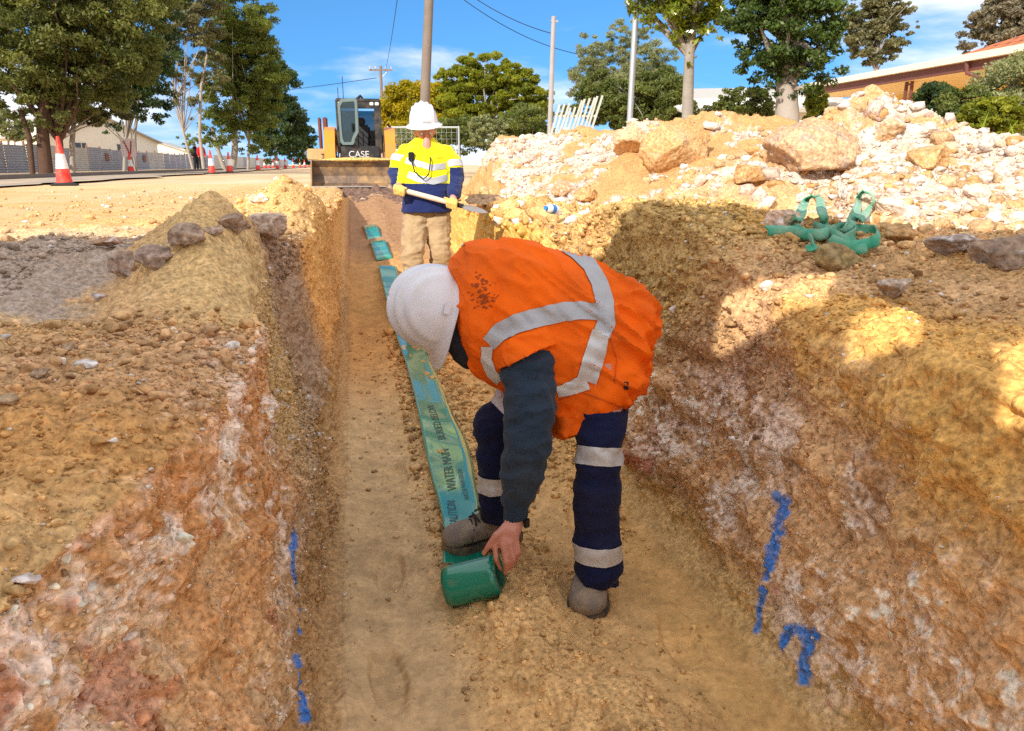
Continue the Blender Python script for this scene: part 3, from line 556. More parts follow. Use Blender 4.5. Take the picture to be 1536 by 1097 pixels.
# ------------------------------------------------------------ figure building: solids -> one voxel-remeshed skin
class Blob:
    def __init__(s): s.bm=bmesh.new()
    def caps(s,pts,rs,n=18):
        for (a,b,r0,r1) in zip(pts[:-1],pts[1:],rs[:-1],rs[1:]):
            a=Vector(a);b=Vector(b);t=(b-a).normalized();u=t.orthogonal().normalized();v=t.cross(u);rings=[]
            prof=[(math.cos(x)*r0,-math.sin(x)*r0,0) for x in (1.5,1.1,.7,.3)]+[(r0*(1-q)+r1*q,0,q) for q in (0,.33,.66,1)]+[(math.cos(x)*r1,math.sin(x)*r1,1) for x in (.3,.7,1.1,1.5)]
            for r,o,q in prof:
                c=a+(b-a)*q+t*o; rings.append([s.bm.verts.new(c+(u*math.cos(2*math.pi*i/n)+v*math.sin(2*math.pi*i/n))*r) for i in range(n)])
            for k in range(len(rings)-1):
                for i in range(n): s.bm.faces.new((rings[k][i],rings[k][(i+1)%n],rings[k+1][(i+1)%n],rings[k+1][i]))
            s.bm.faces.new(rings[0][::-1]); s.bm.faces.new(rings[-1])
        return s
    def ell(s,c,r,X=(1,0,0),Y=(0,1,0),Z=(0,0,1)):
        q=bmesh.ops.create_icosphere(s.bm,subdivisions=4,radius=1.); X,Y,Z,c=Vector(X),Vector(Y),Vector(Z),Vector(c)
        for v in q['verts']: v.co=c+X*(v.co.x*r[0])+Y*(v.co.y*r[1])+Z*(v.co.z*r[2])
        return s
    def loft(s,secs,n=32,sq=2.3):
        """secs: (center, halfaxis A, halfaxis B)"""
        rings=[]
        for c,A,B in secs:
            c,A,B=Vector(c),Vector(A),Vector(B); rg=[]
            for i in range(n):
                x=2*math.pi*i/n; ca,sa=math.cos(x),math.sin(x); rg.append(s.bm.verts.new(c+A*(math.copysign(abs(ca)**(2/sq),ca))+B*(math.copysign(abs(sa)**(2/sq),sa))))
            rings.append(rg)
        for k in range(len(rings)-1):
            for i in range(n): s.bm.faces.new((rings[k][i],rings[k][(i+1)%n],rings[k+1][(i+1)%n],rings[k+1][i]))
        s.bm.faces.new(rings[0][::-1]); s.bm.faces.new(rings[-1]); return s
    def build(s,name,mat,parent=None,voxel=.008,smooth=6,disp=None,colf=None,carve=None):
        bmesh.ops.recalc_face_normals(s.bm,faces=s.bm.faces[:]); me=bpy.data.meshes.new('tmp'); s.bm.to_mesh(me); s.bm.free()
        o=bpy.data.objects.new('tmp',me); COL.objects.link(o)
        r=o.modifiers.new('r','REMESH'); r.mode='VOXEL'; r.voxel_size=voxel; r.adaptivity=0
        if smooth: q=o.modifiers.new('s','SMOOTH'); q.factor=.5; q.iterations=smooth
        dg=bpy.context.evaluated_depsgraph_get(); me2=bpy.data.meshes.new_from_object(o.evaluated_get(dg)); bpy.data.objects.remove(o); bpy.data.meshes.remove(me)
        me2.name=name; n=len(me2.vertices); V=np.empty(n*3,dtype=np.float32); me2.vertices.foreach_get('co',V); V=V.reshape(-1,3)
        if disp is not None:
            Nn_=np.empty(n*3,dtype=np.float32); me2.vertex_normals.foreach_get('vector',Nn_); Nn_=Nn_.reshape(-1,3); V=V+Nn_*disp(V.astype(float))[:,None]; me2.vertices.foreach_set('co',V.astype(np.float32).ravel()); me2.update()
        if colf is not None:
            a=me2.color_attributes.new('col','FLOAT_COLOR','POINT'); C=np.ones((n,4),dtype=np.float32); C[:,:3]=np.clip(colf(V.astype(float)),0,1); a.data.foreach_set('color',C.ravel())
        return link(name,me2,mat,parent)
def world_bvh(o):
    me=o.data; return BVHTree.FromPolygons([tuple(v.co) for v in me.vertices],[tuple(p.vertices) for p in me.polygons])
def strip_from(bvh,rays,name,mat,parent,off=.003,thick=.0,wrap=False):
    """rays: grid [i][k] of (origin,dir); keeps the quads whose corners all hit"""
    V=[];idx={}
    for i,row in enumerate(rays):
        for k,(o,d) in enumerate(row):
            h=bvh.ray_cast(Vector(o),Vector(d).normalized())
            if h[0] is not None: idx[i,k]=len(V); V.append(h[0]-Vector(d).normalized()*off*.3+ (h[1] if h[1].dot(Vector(d))<0 else -h[1])*off)
    F=[];n=len(rays)
    for i in range(n if wrap else n-1):
        for k in range(len(rays[0])-1):
            q=[(i,k),((i+1)%n,k),((i+1)%n,k+1),(i,k+1)]
            if all(t in idx for t in q):
                f=[idx[t] for t in q]
                if max((V[f[a]]-V[f[(a+1)%4]]).length for a in range(4))<.06: F.append(f)
    if not F: return None
    return mesh_np(name,[tuple(v) for v in V],F,mat,parent)
def ring_rays(c,axis,width,R=.4,n=72,nk=6,a0=0,a1=2*math.pi,tilt=None):
    c=Vector(c);axis=Vector(axis).normalized();u=axis.orthogonal().normalized();v=axis.cross(u);out=[]
    for i in range(n):
        a=a0+(a1-a0)*i/n; dr=u*math.cos(a)+v*math.sin(a); out.append([(c+axis*(width*(k/(nk-1)-.5))+dr*R,-dr) for k in range(nk)])
    return out
def px_rays(path,widths,step=6,nk=6):
    """ribbon along a photo-pixel path as seen from the camera, cast onto a surface"""
    pts=[]
    for (a,b,w0,w1) in zip(path[:-1],path[1:],widths[:-1],widths[1:]):
        L=math.hypot(b[0]-a[0],b[1]-a[1]); m=max(2,int(L/step))
        for i in range(m): t=i/m; pts.append((a[0]+(b[0]-a[0])*t,a[1]+(b[1]-a[1])*t,w0+(w1-w0)*t))
    pts.append((*path[-1],widths[-1])); out=[]
    for i,p in enumerate(pts):
        a=pts[max(0,i-2)];b=pts[min(len(pts)-1,i+2)]; dx,dy=b[0]-a[0],b[1]-a[1]; l=math.hypot(dx,dy)+1e-6; nx,ny=-dy/l,dx/l
        out.append([(tuple(CAM),tuple(ray(p[0]+nx*p[2]*(k/(nk-1)-.5),p[1]+ny*p[2]*(k/(nk-1)-.5)))) for k in range(nk)])
    return out
def folds(f=7.,amp=.008,sq=(1,1,1),seed=0,fine=.0015):
    def g(V):
        q=V*np.array(sq); a=fbm(q+.15*np.stack([vn(V,3,seed+5)]*3,-1),f,3,seed); return amp*((1-np.abs(a)*2.6)-.4)+fine*fbm(V,45,2,seed+3)+amp*.5*vn(q,f*.45,seed+9)
    return g
def cloth(name,c,rough=.85,var=.10,dirt=None,dirtw=.4,dirts=6.,weave=420,sheen=.2):
    m=simple(name,c,rough,0,var,9.,.35,90.,.004,.25,0,dirt,dirtw,dirts); nt=m.node_tree; b=nt.nodes['Principled BSDF']; b.inputs['Sheen Weight'].default_value=sheen
    tc=N(nt,'ShaderNodeTexCoord'); v=N(nt,'ShaderNodeTexVoronoi'); v.inputs['Scale'].default_value=weave; nt.links.new(tc.outputs['Object'],v.inputs['Vector']); bump(nt,b,v.outputs['Distance'],.25,.001); return m
def skinmat(name,c):
    m=simple(name,c,.5,0,.14,40.,.3,160.,.002,.4); b=m.node_tree.nodes['Principled BSDF']; b.inputs['Subsurface Weight'].default_value=.12; b.inputs['Subsurface Radius'].default_value=(.012,.005,.003); b.inputs['Subsurface Scale'].default_value=1.; return m
def frame_from(z,x):
    z=Vector(z).normalized(); x=Vector(x); x=(x-z*x.dot(z)).normalized(); return x,z.cross(x),z
def head_parts(bl,c,fr,s=1.):
    """c: head centre; fr: (front, side, up)"""
    X,Y,Z=fr; c=Vector(c); W=lambda x,y,z: c+(X*x+Y*y+Z*z)*s
    bl.ell(W(-.008,0,.02),(.098*s,.077*s,.108*s),X,Y,Z); bl.ell(W(.028,0,-.055),(.062*s,.055*s,.065*s),X,Y,Z)
    bl.caps([W(.085,0,.012),W(.112,0,-.026)],[.009*s,.015*s],10); bl.ell(W(.078,0,-.090),(.022*s,.024*s,.018*s),X,Y,Z)
    bl.caps([W(.083,-.035,.028),W(.090,0,.024),W(.083,.035,.028)],[.011*s,.010*s,.011*s],10)
    bl.caps([W(.090,-.02,-.058),W(.098,0,-.056),W(.090,.02,-.058)],[.007*s,.009*s,.007*s],8)
    for sg in (-1,1): bl.ell(W(-.005,sg*.080,-.008),(.020*s,.010*s,.033*s),X,Y,Z); bl.ell(W(.072,sg*.036,-.02),(.025*s,.024*s,.022*s),X,Y,Z)
    return W
def helmet(c,fr,parent,mat,full_brim=False,s=1.,name='helmet'):
    X,Y,Z=fr; c=Vector(c); nu,nv=96,40; V=[]
    for j in range(nv+1):
        t=j/nv
        for i in range(nu):
            a=2*math.pi*i/nu; ca,sa=math.cos(a),math.sin(a)
            if t<.72:
                th=(math.pi/2)*(t/.72); r=math.sin(th)**.9; h=math.cos(th)
                rx,ry=.136,.116; x=rx*r*ca; y=ry*r*sa; z=.150*h
                g=0
                for yc,wd,am in ((0,.013,.011),(-.045,.010,.008),(.045,.010,.008),(-.078,.008,.009),(.078,.008,.009)):
                    g+=am*math.exp(-((y-yc)/wd)**2)*min(1,max(0,(1-(x/.135)**2)))
                k=1+g/.13; x*=k;y*=k;z=z*k
            else:
                q=(t-.72)/.28; front=max(0,ca)**3; br=(.045 if full_brim else .020)+(.030 if full_brim else .036)*front
                e=br*q; x=(.136+e)*ca; y=(.116+e*(.9))*sa; z=-.002-.012*math.sin(q*1.5)*(1 if not full_brim else 1.2)-(.022*front*q if not full_brim else .012*q)+(-.010)*min(1,q*6)+(.005*math.sin(math.pi*min(1,q*2.2)) if not full_brim else 0)
            V.append(c+(X*x+Y*y+Z*z)*s)
    F=gridF(nv+1,nu,True); me_o=mesh_np(name,[tuple(v) for v in V],F,mat,parent)
    md=me_o.modifiers.new('t','SOLIDIFY'); md.thickness=.0035; md.offset=-1
    return me_o
# ------------------------------------------------------------ worker bending over the tape roll
def PV(px,py,t): return Vector(P(px,py,t))
M_ORANGE=cloth('orange_fabric',(1.0,.145,.0),.8,.08,(.42,.08,.012),.55,3.2,sheen=0.)
M_NAVY=cloth('navy_fabric',(.006,.010,.050),.9,.2,(.09,.08,.07),.10,6.,sheen=.05)
M_JUMPER=cloth('dark_jumper',(.022,.040,.068),.95,.2,(.12,.11,.09),.15,7.,sheen=.1)
M_REFL=simple('reflective_tape',(.62,.63,.64),.38,.15,.08,20,.5,40,.006,.6,0,(.38,.36,.33),.45,12.)
M_REFLG=simple('reflective_grey',(.40,.41,.43),.42,.2,.10,20,.5,40,.006,.6)
M_WHITE=simple('white_plastic',(.74,.74,.78),.32,0,.03,5,.05,20,.004,.5,.25,(.50,.48,.46),.30,7.)
M_SKIN=skinmat('skin',(.60,.27,.20)); M_BLACK=simple('black_cloth',(.012,.012,.018),.9)
M_BOOT=simple('muddy_leather',(.22,.19,.165),.8,0,.2,14,.7,50,.006,.3,0,(.42,.32,.20),.7,16.)
M_SOLE=simple('rubber',(.06,.055,.05),.85,0,.2,20,.5,60,.004,.3,0,(.36,.27,.17),.8,12.)
M_LACE=simple('lace',(.03,.027,.024),.9)
W1=empty('person',(.55,2.1,-.95),0,'worker in orange vest and white helmet bending down over the tape roll','person')
def child(o): o.parent=W1; o.matrix_parent_inverse=Matrix.Translation(-W1.location); return o
# skin: head, neck, trunk core, arms, hands, legs in one body
crown=-Vector(Rv)*.86-Vector(Fv)*.42+Vector(Uv)*.20; face=-Vector(Uv)*1.-Vector(Rv)*.25
fr=frame_from(crown,face); HC=PV(664,470,2.37)
b=Blob(); Wh=head_parts(b,HC,fr,1.0)
neck=PV(715,462,2.38); chest=PV(785,470,2.40); pelv=PV(900,535,2.42)
b.caps([PV(672,474,2.37),neck,chest],[.055,.06,.12]); b.caps([chest,PV(850,490,2.41),pelv],[.13,.125,.13])
LS,LE,LW=PV(792,520,2.27),PV(800,640,2.24),PV(776,772,2.27)
RS,RE,RW=PV(775,500,2.58),PV(795,600,2.62),PV(792,690,2.60)
b.caps([chest,LS,LE,LW],[.08,.06,.042,.028]); b.caps([chest,RS,RE,RW],[.08,.06,.042,.028])
LH,LK,LA=PV(905,560,2.32),PV(897,695,2.28),PV(898,862,2.35)
RH,RK2,RA=PV(868,560,2.50),PV(745,640,2.48),PV(750,772,2.57)
b.caps([pelv,LH,LK,LA,LA+Vector((0,0,-.03))],[.11,.08,.05,.04,.04]); b.caps([pelv,RH,RK2,RA],[.11,.08,.05,.04])
def hand(b,wr,palm,knuck,fingers,thumb,r=.0085):
    b.caps([wr,palm],[.027,.030],14)
    for (k,m_,t_) in fingers: b.caps([palm,k],[.024,.0115],12); b.caps([k,m_,t_],[r*1.15,r,r*.82],12)
    b.caps([wr]+[thumb[0]],[.020,.015],12); b.caps(thumb,[.0145,.0115,.0095,.008][:len(thumb)],12)
F4=[(PV(742,812,2.235),PV(744,838,2.235),PV(751,854,2.275)),(PV(754,817,2.225),PV(759,843,2.225),PV(758,861,2.265)),(PV(765,815,2.225),PV(770,839,2.225),PV(767,854,2.265)),(PV(774,808,2.235),PV(778,828,2.235),PV(774,843,2.270))]
hand(b,LW,PV(767,797,2.245),None,F4,[PV(757,793,2.235),PV(744,803,2.225),PV(733,819,2.235),PV(726,830,2.25)])
Rp=PV(791,715,2.60); hand(b,RW,Rp,None,[(PV(781+7*i,728,2.60),PV(780+7*i,742,2.61),PV(782+6*i,752,2.64)) for i in range(4)],[PV(801,716,2.58),PV(806,726,2.57),PV(806,738,2.58)])
def hdisp(V):
    return .0009*fbm(V,90,3,3)-.0005
child(b.build('body',M_SKIN,None,.0045,3,hdisp))
for sg in (-1,1):
    e=Blob().ell(Wh(.083,sg*.034,-.004),(.012,.012,.012)).build('eye',simple('eye_white',(.7,.7,.68),.2),None,.003,2); child(e)
bd=Blob().ell(Wh(.035,0,-.075),(.066,.060,.048),*fr).ell(Wh(-.035,0,-.03),(.075,.083,.06),*fr); child(bd.build('hair',simple('dark_hair',(.03,.022,.018),.9,0,.3,60,.8,120,.006),None,.006,3,folds(30,.003)))
# helmet
hm=helmet(PV(656,463,2.36),fr,None,M_WHITE,False,1.0); child(hm)
X_,Y_,Z_=fr
for sg in (-1,1):
    hb=MB(); cc=Vector(PV(656,463,2.36))+Y_*sg*.128+Z_*.012; hb.box(cc,(.034,.006,.020),Matrix((X_,Y_,Z_)).transposed().to_4x4(),.002)
    child(hb.build('helmet_clip',M_WHITE,None,True))
# dark collar between helmet and vest
cb=Blob().caps([PV(676,478,2.37),PV(705,468,2.38)],[.095,.13]); cb.caps([PV(684,505,2.34),PV(704,530,2.34)],[.055,.05]); child(cb.build('collar',M_BLACK,None,.008,4,folds(14,.004)))
# vest
def sec(a,b_,t,hd,tb=None):
    A=PV(*a,t);B=PV(*b_,tb or t);c_=(A+B)/2; return (c_,(A-B)/2,Vector(Fv)*hd)
secs=[sec((668,395),(696,541),2.38,.10),sec((684,378),(700,552),2.385,.145),sec((702,362),(712,568),2.39,.185),sec((745,353),(744,586),2.40,.205),sec((800,361),(778,606),2.40,.205),sec((858,377),(800,622),2.40,.19),sec((905,394),(820,634),2.40,.18),
 sec((945,414),(832,643),2.41,.18),sec((980,448),(838,650),2.42,.185),sec((984,500),(836,656),2.42,.19),sec((976,560),(830,658),2.43,.195),sec((944,604),(832,660),2.43,.195)]
vb=Blob().loft(secs,36,2.2)
vb.ell(PV(783,488,2.31),(.125,.13,.10),Rv,Uv,Fv)
ad=(PV(797,548,2.25)-PV(787,500,2.29)).normalized(); vx,vy,_=frame_from(ad,Vector(Rv))
vb.loft([(PV(786,475,2.30),Vector(Rv)*.11,Vector(Fv)*.09),(PV(790,515,2.265),Vector(Rv)*.102+Vector(Uv)*.025,Vector(Fv)*.098),(PV(793,537,2.255),Vector(Rv)*.100+Vector(Uv)*.045,Vector(Fv)*.102)],28,2.)
vb.caps([PV(972,438,2.40),PV(984,455,2.38)],[.03,.012])           # stiff back corner
vb.loft([(PV(900,560,2.38),Vector(Rv)*.14,Vector(Fv)*.15),(PV(900,600,2.37),Vector(Rv)*.115+Vector(Uv)*.01,Vector(Fv)*.14),(PV(896,632,2.37),Vector(Rv)*.098+Vector(Uv)*.050,Vector(Fv)*.135)],28,2.)
vb.loft([(PV(850,620,2.34),Vector(Rv)*.055,Vector(Fv)*.10),(PV(845,655,2.34),Vector(Rv)*.035,Vector(Fv)*.09)],24,2.)
vb.caps([PV(698,530,2.34),PV(694,545,2.33)],[.035,.012])
R3=np.array([Rv,Uv,Fv])
def vfold(V):
    q=(V-np.array(PV(840,500,2.4)))@R3.T            # local: right, up, away
    # long folds running from shoulder towards the hip, deeper near the hem and the hip bend
    u=q[:,0]*.80-q[:,1]*.60; w=q[:,0]*.60+q[:,1]*.80
    s_=np.stack([u*.45,w*1.6,q[:,2]],-1); a=fbm(s_,6.,3,12); r_=1-np.abs(a)*2.8
    hip=ss(-.02,.2,q[:,0]); bl=ss(.02,-.12,q[:,1])
    # radial folds from the hip crease
    ang=np.arctan2(q[:,1]+.34,q[:,0]-.0+.02); rad=np.hypot(q[:,1]+.34,q[:,0]+.02); rf=np.sin(ang*11+2*fbm(V,4,2,8))*ss(.05,.2,rad)*(1-ss(.28,.45,rad))
    dent=-.010*np.exp(-((q[:,0]+.215-.02*np.sin(q[:,1]*9))/.016)**2)*ss(-.05,.1,q[:,1]+.1)
    r2_=np.clip(1-np.abs(fbm(s_*1.0,11.,2,77))*4.5,0,1)**1.5
    return .016*(r_-.3)*(.5+.7*hip)+.015*r2_*(.5+hip)+.013*rf*hip*.9+.004*fbm(V,14,3,4)+.0012*fbm(V,60,2,2)+dent-.008
vest=child(vb.build('vest',M_ORANGE,None,.0065,5,vfold))
bv=world_bvh(vest)
def vstripe(path,wd,mat=M_REFLG,nm='reflective_stripe'):
    o=strip_from(bv,px_rays(path,wd,4,8),nm,mat,None,.0035)
    if o: child(o)
vstripe([(846,372),(862,380),(884,398),(899,425),(908,458),(909,485),(902,502)],[14,18,22,25,27,27,26])
vstripe([(901,497),(894,525),(888,545),(880,572)],[26,30,31,32],M_REFL)
vstripe([(880,572),(858,582),(836,588)],[26,20,16],M_REFL)
vstripe([(896,468),(870,466),(845,468),(810,476),(775,486),(748,500),(733,516)],[26,27,28,29,29,28,24])
vstripe([(731,520),(730,540),(738,560),(750,572)],[18,17,15,12],M_REFL)
vstripe([(694,362),(672,376),(655,394)],[14,17,19])
# seams, label and the dark scuff
vstripe([(838,600),(870,588),(905,600),(935,612)],[1.2]*4,simple('seam',(.45,.06,.01),.9),'seam')
vstripe([(915,508),(925,540),(922,575)],[1.0]*3,bpy.data.materials['seam'],'seam')
vstripe([(939,574),(939,585)],[7,7],M_BLACK,'label_tag')
r_=np.random.default_rng(5); V=[];F=[]
for k in range(80):
    cx,cy=(727+r_.normal(0,9),448+r_.normal(0,7)) if k<52 else (722+r_.normal(0,7),425+r_.normal(0,6)); w_=r_.uniform(.8,4.0); h_=r_.uniform(.5,1.6); a=r_.uniform(-.8,.2)
    for sg in [0]:
        ok=[]
        for i in range(9):
            th=2*math.pi*i/9; x=w_*math.cos(th);y=h_*math.sin(th)*r_.uniform(.7,1.2); h=bv.ray_cast(Vector(CAM),Vector(ray(cx+x*math.cos(a)-y*math.sin(a),cy+x*math.sin(a)+y*math.cos(a))).normalized())
            if h[0] is not None: ok.append(h[0]+(h[1] if h[1].dot(Vector(Fv))<0 else -h[1])*.0015)
        if len(ok)==9: n0=len(V); V+= [tuple(v) for v in ok]; F+= [(n0,n0+i,n0+i+1,n0+i+1) for i in range(1,8)]
bmx=bmesh.new(); vv=[bmx.verts.new(v) for v in V]
for i in range(0,len(V),9): bmx.faces.new(vv[i:i+9])
me=bpy.data.meshes.new('stain'); bmx.to_mesh(me); bmx.free(); child(link('stain',me,simple('mud_stain',(.30,.055,.012),.95),None))
# jumper sleeves
def sfold(seed,a=.010,f=9):
    def g(V): 
        q=(V-np.array(LE))@R3.T; s_=np.stack([q[:,0]*.9+q[:,1]*.5,q[:,1]*1.5-q[:,0]*.5,q[:,2]*.9],-1); return a*(1-np.abs(fbm(s_,f,3,seed))*2.8-.35)+.0012*fbm(V,60,2,seed)
    return g
sb=Blob().caps([PV(790,505,2.30),PV(794,560,2.26),PV(797,610,2.24),PV(792,660,2.235),PV(783,712,2.245),PV(776,748,2.26)],[.085,.088,.080,.075,.066,.052])
sb.caps([RS,RE,PV(793,665,2.60)],[.09,.075,.06])
child(sb.build('jumper_sleeve',M_JUMPER,None,.006,4,sfold(3)))
cu=Blob().loft([(PV(776,752,2.26),Vector(Rv)*.040+Vector(Uv)*.005,Vector(Fv)*.042),(PV(773,781,2.265),Vector(Rv)*.036+Vector(Uv)*.005,Vector(Fv)*.038)],28,2.)
child(cu.build('cuff',M_JUMPER,None,.004,3,lambda V:.0014*np.sin((V@np.array(Rv))*700)))
wt=MB(); wt.box(PV(790,785,2.245),(.020,.010,.030),.3,.003); child(wt.build('watch',simple('black_plastic',(.012,.012,.014),.3),None))
# trousers
tb=Blob().caps([PV(895,550,2.44),PV(903,590,2.38),PV(901,630,2.31),PV(897,690,2.29),PV(895,760,2.31),PV(897,830,2.34)],[.09,.085,.080,.074,.071,.068])
tb.loft([(PV(897,800,2.33),Vector(Rv)*.071,Vector(Fv)*.078),(PV(898,878,2.345),Vector(Rv)*.072,Vector(Fv)*.082)],28,2.)
tb.caps([PV(880,550,2.48),PV(840,590,2.52),PV(775,610,2.50),PV(742,640,2.50)],[.10,.09,.085,.075])
tb.caps([PV(742,640,2.50),PV(742,700,2.52),PV(748,760,2.56)],[.068,.058,.058])
tb.loft([(PV(744,735,2.545),Vector(Rv)*.062,Vector(Fv)*.07),(PV(751,782,2.575),Vector(Rv)*.064,Vector(Fv)*.072)],28,2.)
def tfold(V):
    q=V*np.array([.8,.8,1.7]); return .0085*(1-np.abs(fbm(q,8,3,21))*2.8-.35)+.004*np.sin(V[:,2]*75+3*vn(V,6,2))*ss(-.55,-.85,V[:,2])+.001*fbm(V,60,2,2)
tr=child(tb.build('trousers',M_NAVY,None,.0065,4,tfold)); bt=world_bvh(tr)
def tring(a,b_,c,w,nm='reflective_stripe'):
    ax=PV(*a)-PV(*b_); o=strip_from(bt,ring_rays(PV(*c),ax,w,.13,72,7),nm,M_REFL,None,.003,0,True)
    if o: child(o)
tring((900,640,2.305),(895,740,2.30),(897,682,2.29),.056); tring((895,760,2.31),(898,873,2.345),(897,823,2.335),.056)
tring((742,680,2.50),(745,750,2.54),(742,722,2.53),.058); tring((780,600,2.5),(742,640,2.50),(752,600,2.50),.05)
# boots: built along a foot axis
def boot(heel,toe,up=Vector((0,0,1)),s=1.):
    ax=(toe-heel).normalized(); sd=up.cross(ax).normalized(); L=(toe-heel).length; up=ax.cross(sd); W_=lambda x,y,z: heel+ax*(x*L)+sd*y*s+up*z*s
    bb=Blob(); S=[(.02,.030,.060),(.12,.036,.075),(.30,.037,.085),(.48,.040,.078),(.62,.046,.066),(.78,.050,.058),(.90,.046,.050),(.985,.030,.034)]
    bb.loft([(W_(x,0,.022+h/2),sd*w_*s,up*(h/2)*s) for x,w_,h in S],28,2.6)
    bb.ell(W_(.84,0,.045),(.045*s,.049*s,.036*s),ax,sd,up)
    bb.loft([(W_(.20,0,.05),ax*.062*s,sd*.038*s),(W_(.21,0,.10),ax*.058*s,sd*.040*s),(W_(.20,0,.150),ax*.060*s,sd*.043*s)],24,2.)
    bb.loft([(W_(.42,0,.075),ax*.05*s,sd*.034*s),(W_(.30,0,.135),ax*.03*s,sd*.034*s)],20,2.)
    o1=child(bb.build('boot',M_BOOT,None,.0045,3,lambda V:.0022*fbm(V,28,3,5)+.0008*fbm(V,90,2,3)))
    sl=MB(); out=[(x,w_*1.10) for x,w_ in [(-.02,.022),(.03,.034),(.15,.038),(.35,.036),(.55,.043),(.75,.051),(.90,.045),(.98,.030),(1.015,.012)]]
    poly=[(x*L,w_*s) for x,w_ in out]+[(x*L,-w_*s) for x,w_ in out[::-1]]
    M=Matrix((ax,sd,up)).transposed().to_4x4(); M.translation=heel
    sl.prism(poly,.026*s,M); so_=child(sl.build('sole',M_SOLE,None))
    lc=MB()
    for k in range(5):
        x=.62-.075*k; z=.088+.017*k
        for sg in (-1,1): lc.tube([W_(x,-.032*sg,z-.004),W_(x-.02,0,z+.018),W_(x-.045,.032*sg,z+.008)],.0036,6)
    lc.tube([W_(.70,-.050,.035),W_(.66,-.040,.075),W_(.64,0,.092),W_(.66,.040,.075),W_(.70,.050,.035)],.0022,6)
    lc.tube([W_(.27,0,.165),W_(.34,.03,.155),W_(.37,.045,.125)],.0028,6); lc.tube([W_(.27,0,.165),W_(.36,-.03,.15),W_(.40,-.045,.12)],.0028,6)
    child(lc.build('laces',M_LACE,None))
Lt=Vector(G(879,936,-.955)); boot(Lt+Vector((.105,.25,.012)),Lt,s=1.22)
Rt=Vector(G(666,828,-.888)); boot(Rt+Vector((.275,.055,.0)),Rt,s=1.12)
# ------------------------------------------------------------ green warning tape and its roll
M_TAPE,nt,b=newmat('green_tape'); b.inputs['Base Color'].default_value=(.0,.26,.17,1); b.inputs['Roughness'].default_value=.2; b.inputs['Specular IOR Level'].default_value=.6; b.inputs['Coat Weight'].default_value=.7; b.inputs['Coat Roughness'].default_value=.06
tc=N(nt,'ShaderNodeTexCoord'); nz=N(nt,'ShaderNodeTexNoise'); nz.inputs['Scale'].default_value=7; nz.inputs['Detail'].default_value=2; nt.links.new(tc.outputs['Object'],nz.inputs['Vector']); bump(nt,b,nz.outputs['Fac'],.12,.02)
n2=N(nt,'ShaderNodeTexNoise'); n2.inputs['Scale'].default_value=18; n2.inputs['Detail'].default_value=8; nt.links.new(tc.outputs['Object'],n2.inputs['Vector'])
mr=N(nt,'ShaderNodeMapRange'); mr.inputs['From Min'].default_value=.60; mr.inputs['From Max'].default_value=.8; mr.inputs['To Max'].default_value=.35; nt.links.new(n2.outputs['Fac'],mr.inputs['Value'])
mx=N(nt,'ShaderNodeMix',data_type='RGBA'); nt.links.new(mr.outputs[0],mx.inputs[0]); mx.inputs[6].default_value=(.0,.26,.17,1); mx.inputs[7].default_value=(.30,.24,.14,1); nt.links.new(mx.outputs[2],b.inputs['Base Color'])
M_INK=simple('black_print',(.010,.055,.05),.3)
ra,rb=PV(673,880,2.365),PV(750,862,2.335); TAPE=empty('warning_tape',(ra+rb)/2-Vector((0,0,.07)),0,'glossy green printed tape unrolled along the trench floor from its roll','tape')
def tchild(o): o.parent=TAPE; o.matrix_parent_inverse=Matrix.Translation(-TAPE.location); return o
ax=(rb-ra).normalized(); Rr=.066
u_=(Vector((0,0,1))-ax*ax.z).normalized(); v_=ax.cross(u_)
# roll: spiral of tape round a card core
V=[];nn=260
for j in range(nn):
    a=j/nn*2*math.pi*3; r=Rr-.0010*(j/nn*3)
    wob=.0015*math.sin(a*1.3)
    for k in range(9): V.append(ra+(rb-ra)*(k/8)+ax*wob+(u_*math.cos(a)+v_*math.sin(a))*r)
rl=tchild(mesh_np('roll',[tuple(v) for v in V],gridF(nn,9),M_TAPE)); sm=rl.modifiers.new('s','SOLIDIFY'); sm.thickness=.0008
cr_=MB(); M=Matrix((u_,v_,ax)).transposed().to_4x4(); M.translation=ra+ax*.002; L=(rb-ra).length-.004
prof=[(Rr-.004,0),(Rr-.004,L),(.040,L),(.040,0),(Rr-.004,0)]
rings=cr_.lathe(prof,40,M); tchild(cr_.build('core',simple('wound_edge',(.03,.16,.10),.4,0,.3,200),None))
# strip
edges=[(664,733,846),(666,729,822),(667,727,800),(657,719,752),(648,713,720),(641,709,690),(634,699,655),(627,680,620),(621,668,592),(613,656,560),(605,646,535),(597,638,512),(588,626,480),(583,618,455)]
zt=-.882; Lp=[];Rp_=[]
for l,r,y in edges: Lp.append(Vector(G(l,y,zt))); Rp_.append(Vector(G(r,y,zt)))
def dens(Pp,m=12):
    o=[]
    for i in range(len(Pp)-1):
        for k in range(m):
            t=k/m; p0=Pp[max(0,i-1)];p1=Pp[i];p2=Pp[i+1];p3=Pp[min(len(Pp)-1,i+2)]
            o.append(.5*((2*p1)+(p2-p0)*t+(2*p0-5*p1+4*p2-p3)*t*t+(3*p1-p0-3*p2+p3)*t**3))
    o.append(Pp[-1]); return o
DL,DR=dens(Lp),dens(Rp_); V=[];nk=15
for i,(l,r) in enumerate(zip(DL,DR)):
    for k in range(nk):
        s_=k/(nk-1); p=l.lerp(r,s_); z=zt+.006*math.sin(p.y*5.1+1)*.8+.008*(2*s_-1)**2*(.4+.6*math.sin(p.y*3.3+(2 if s_>.5 else 0)))+.0012*math.sin(p.y*19+s_*4)*math.sin(p.y*2.2)
        if s_>.86: z-=.022*(s_-.86)/.14*(.6+.4*math.sin(p.y*4))
        V.append((p.x,p.y,z))
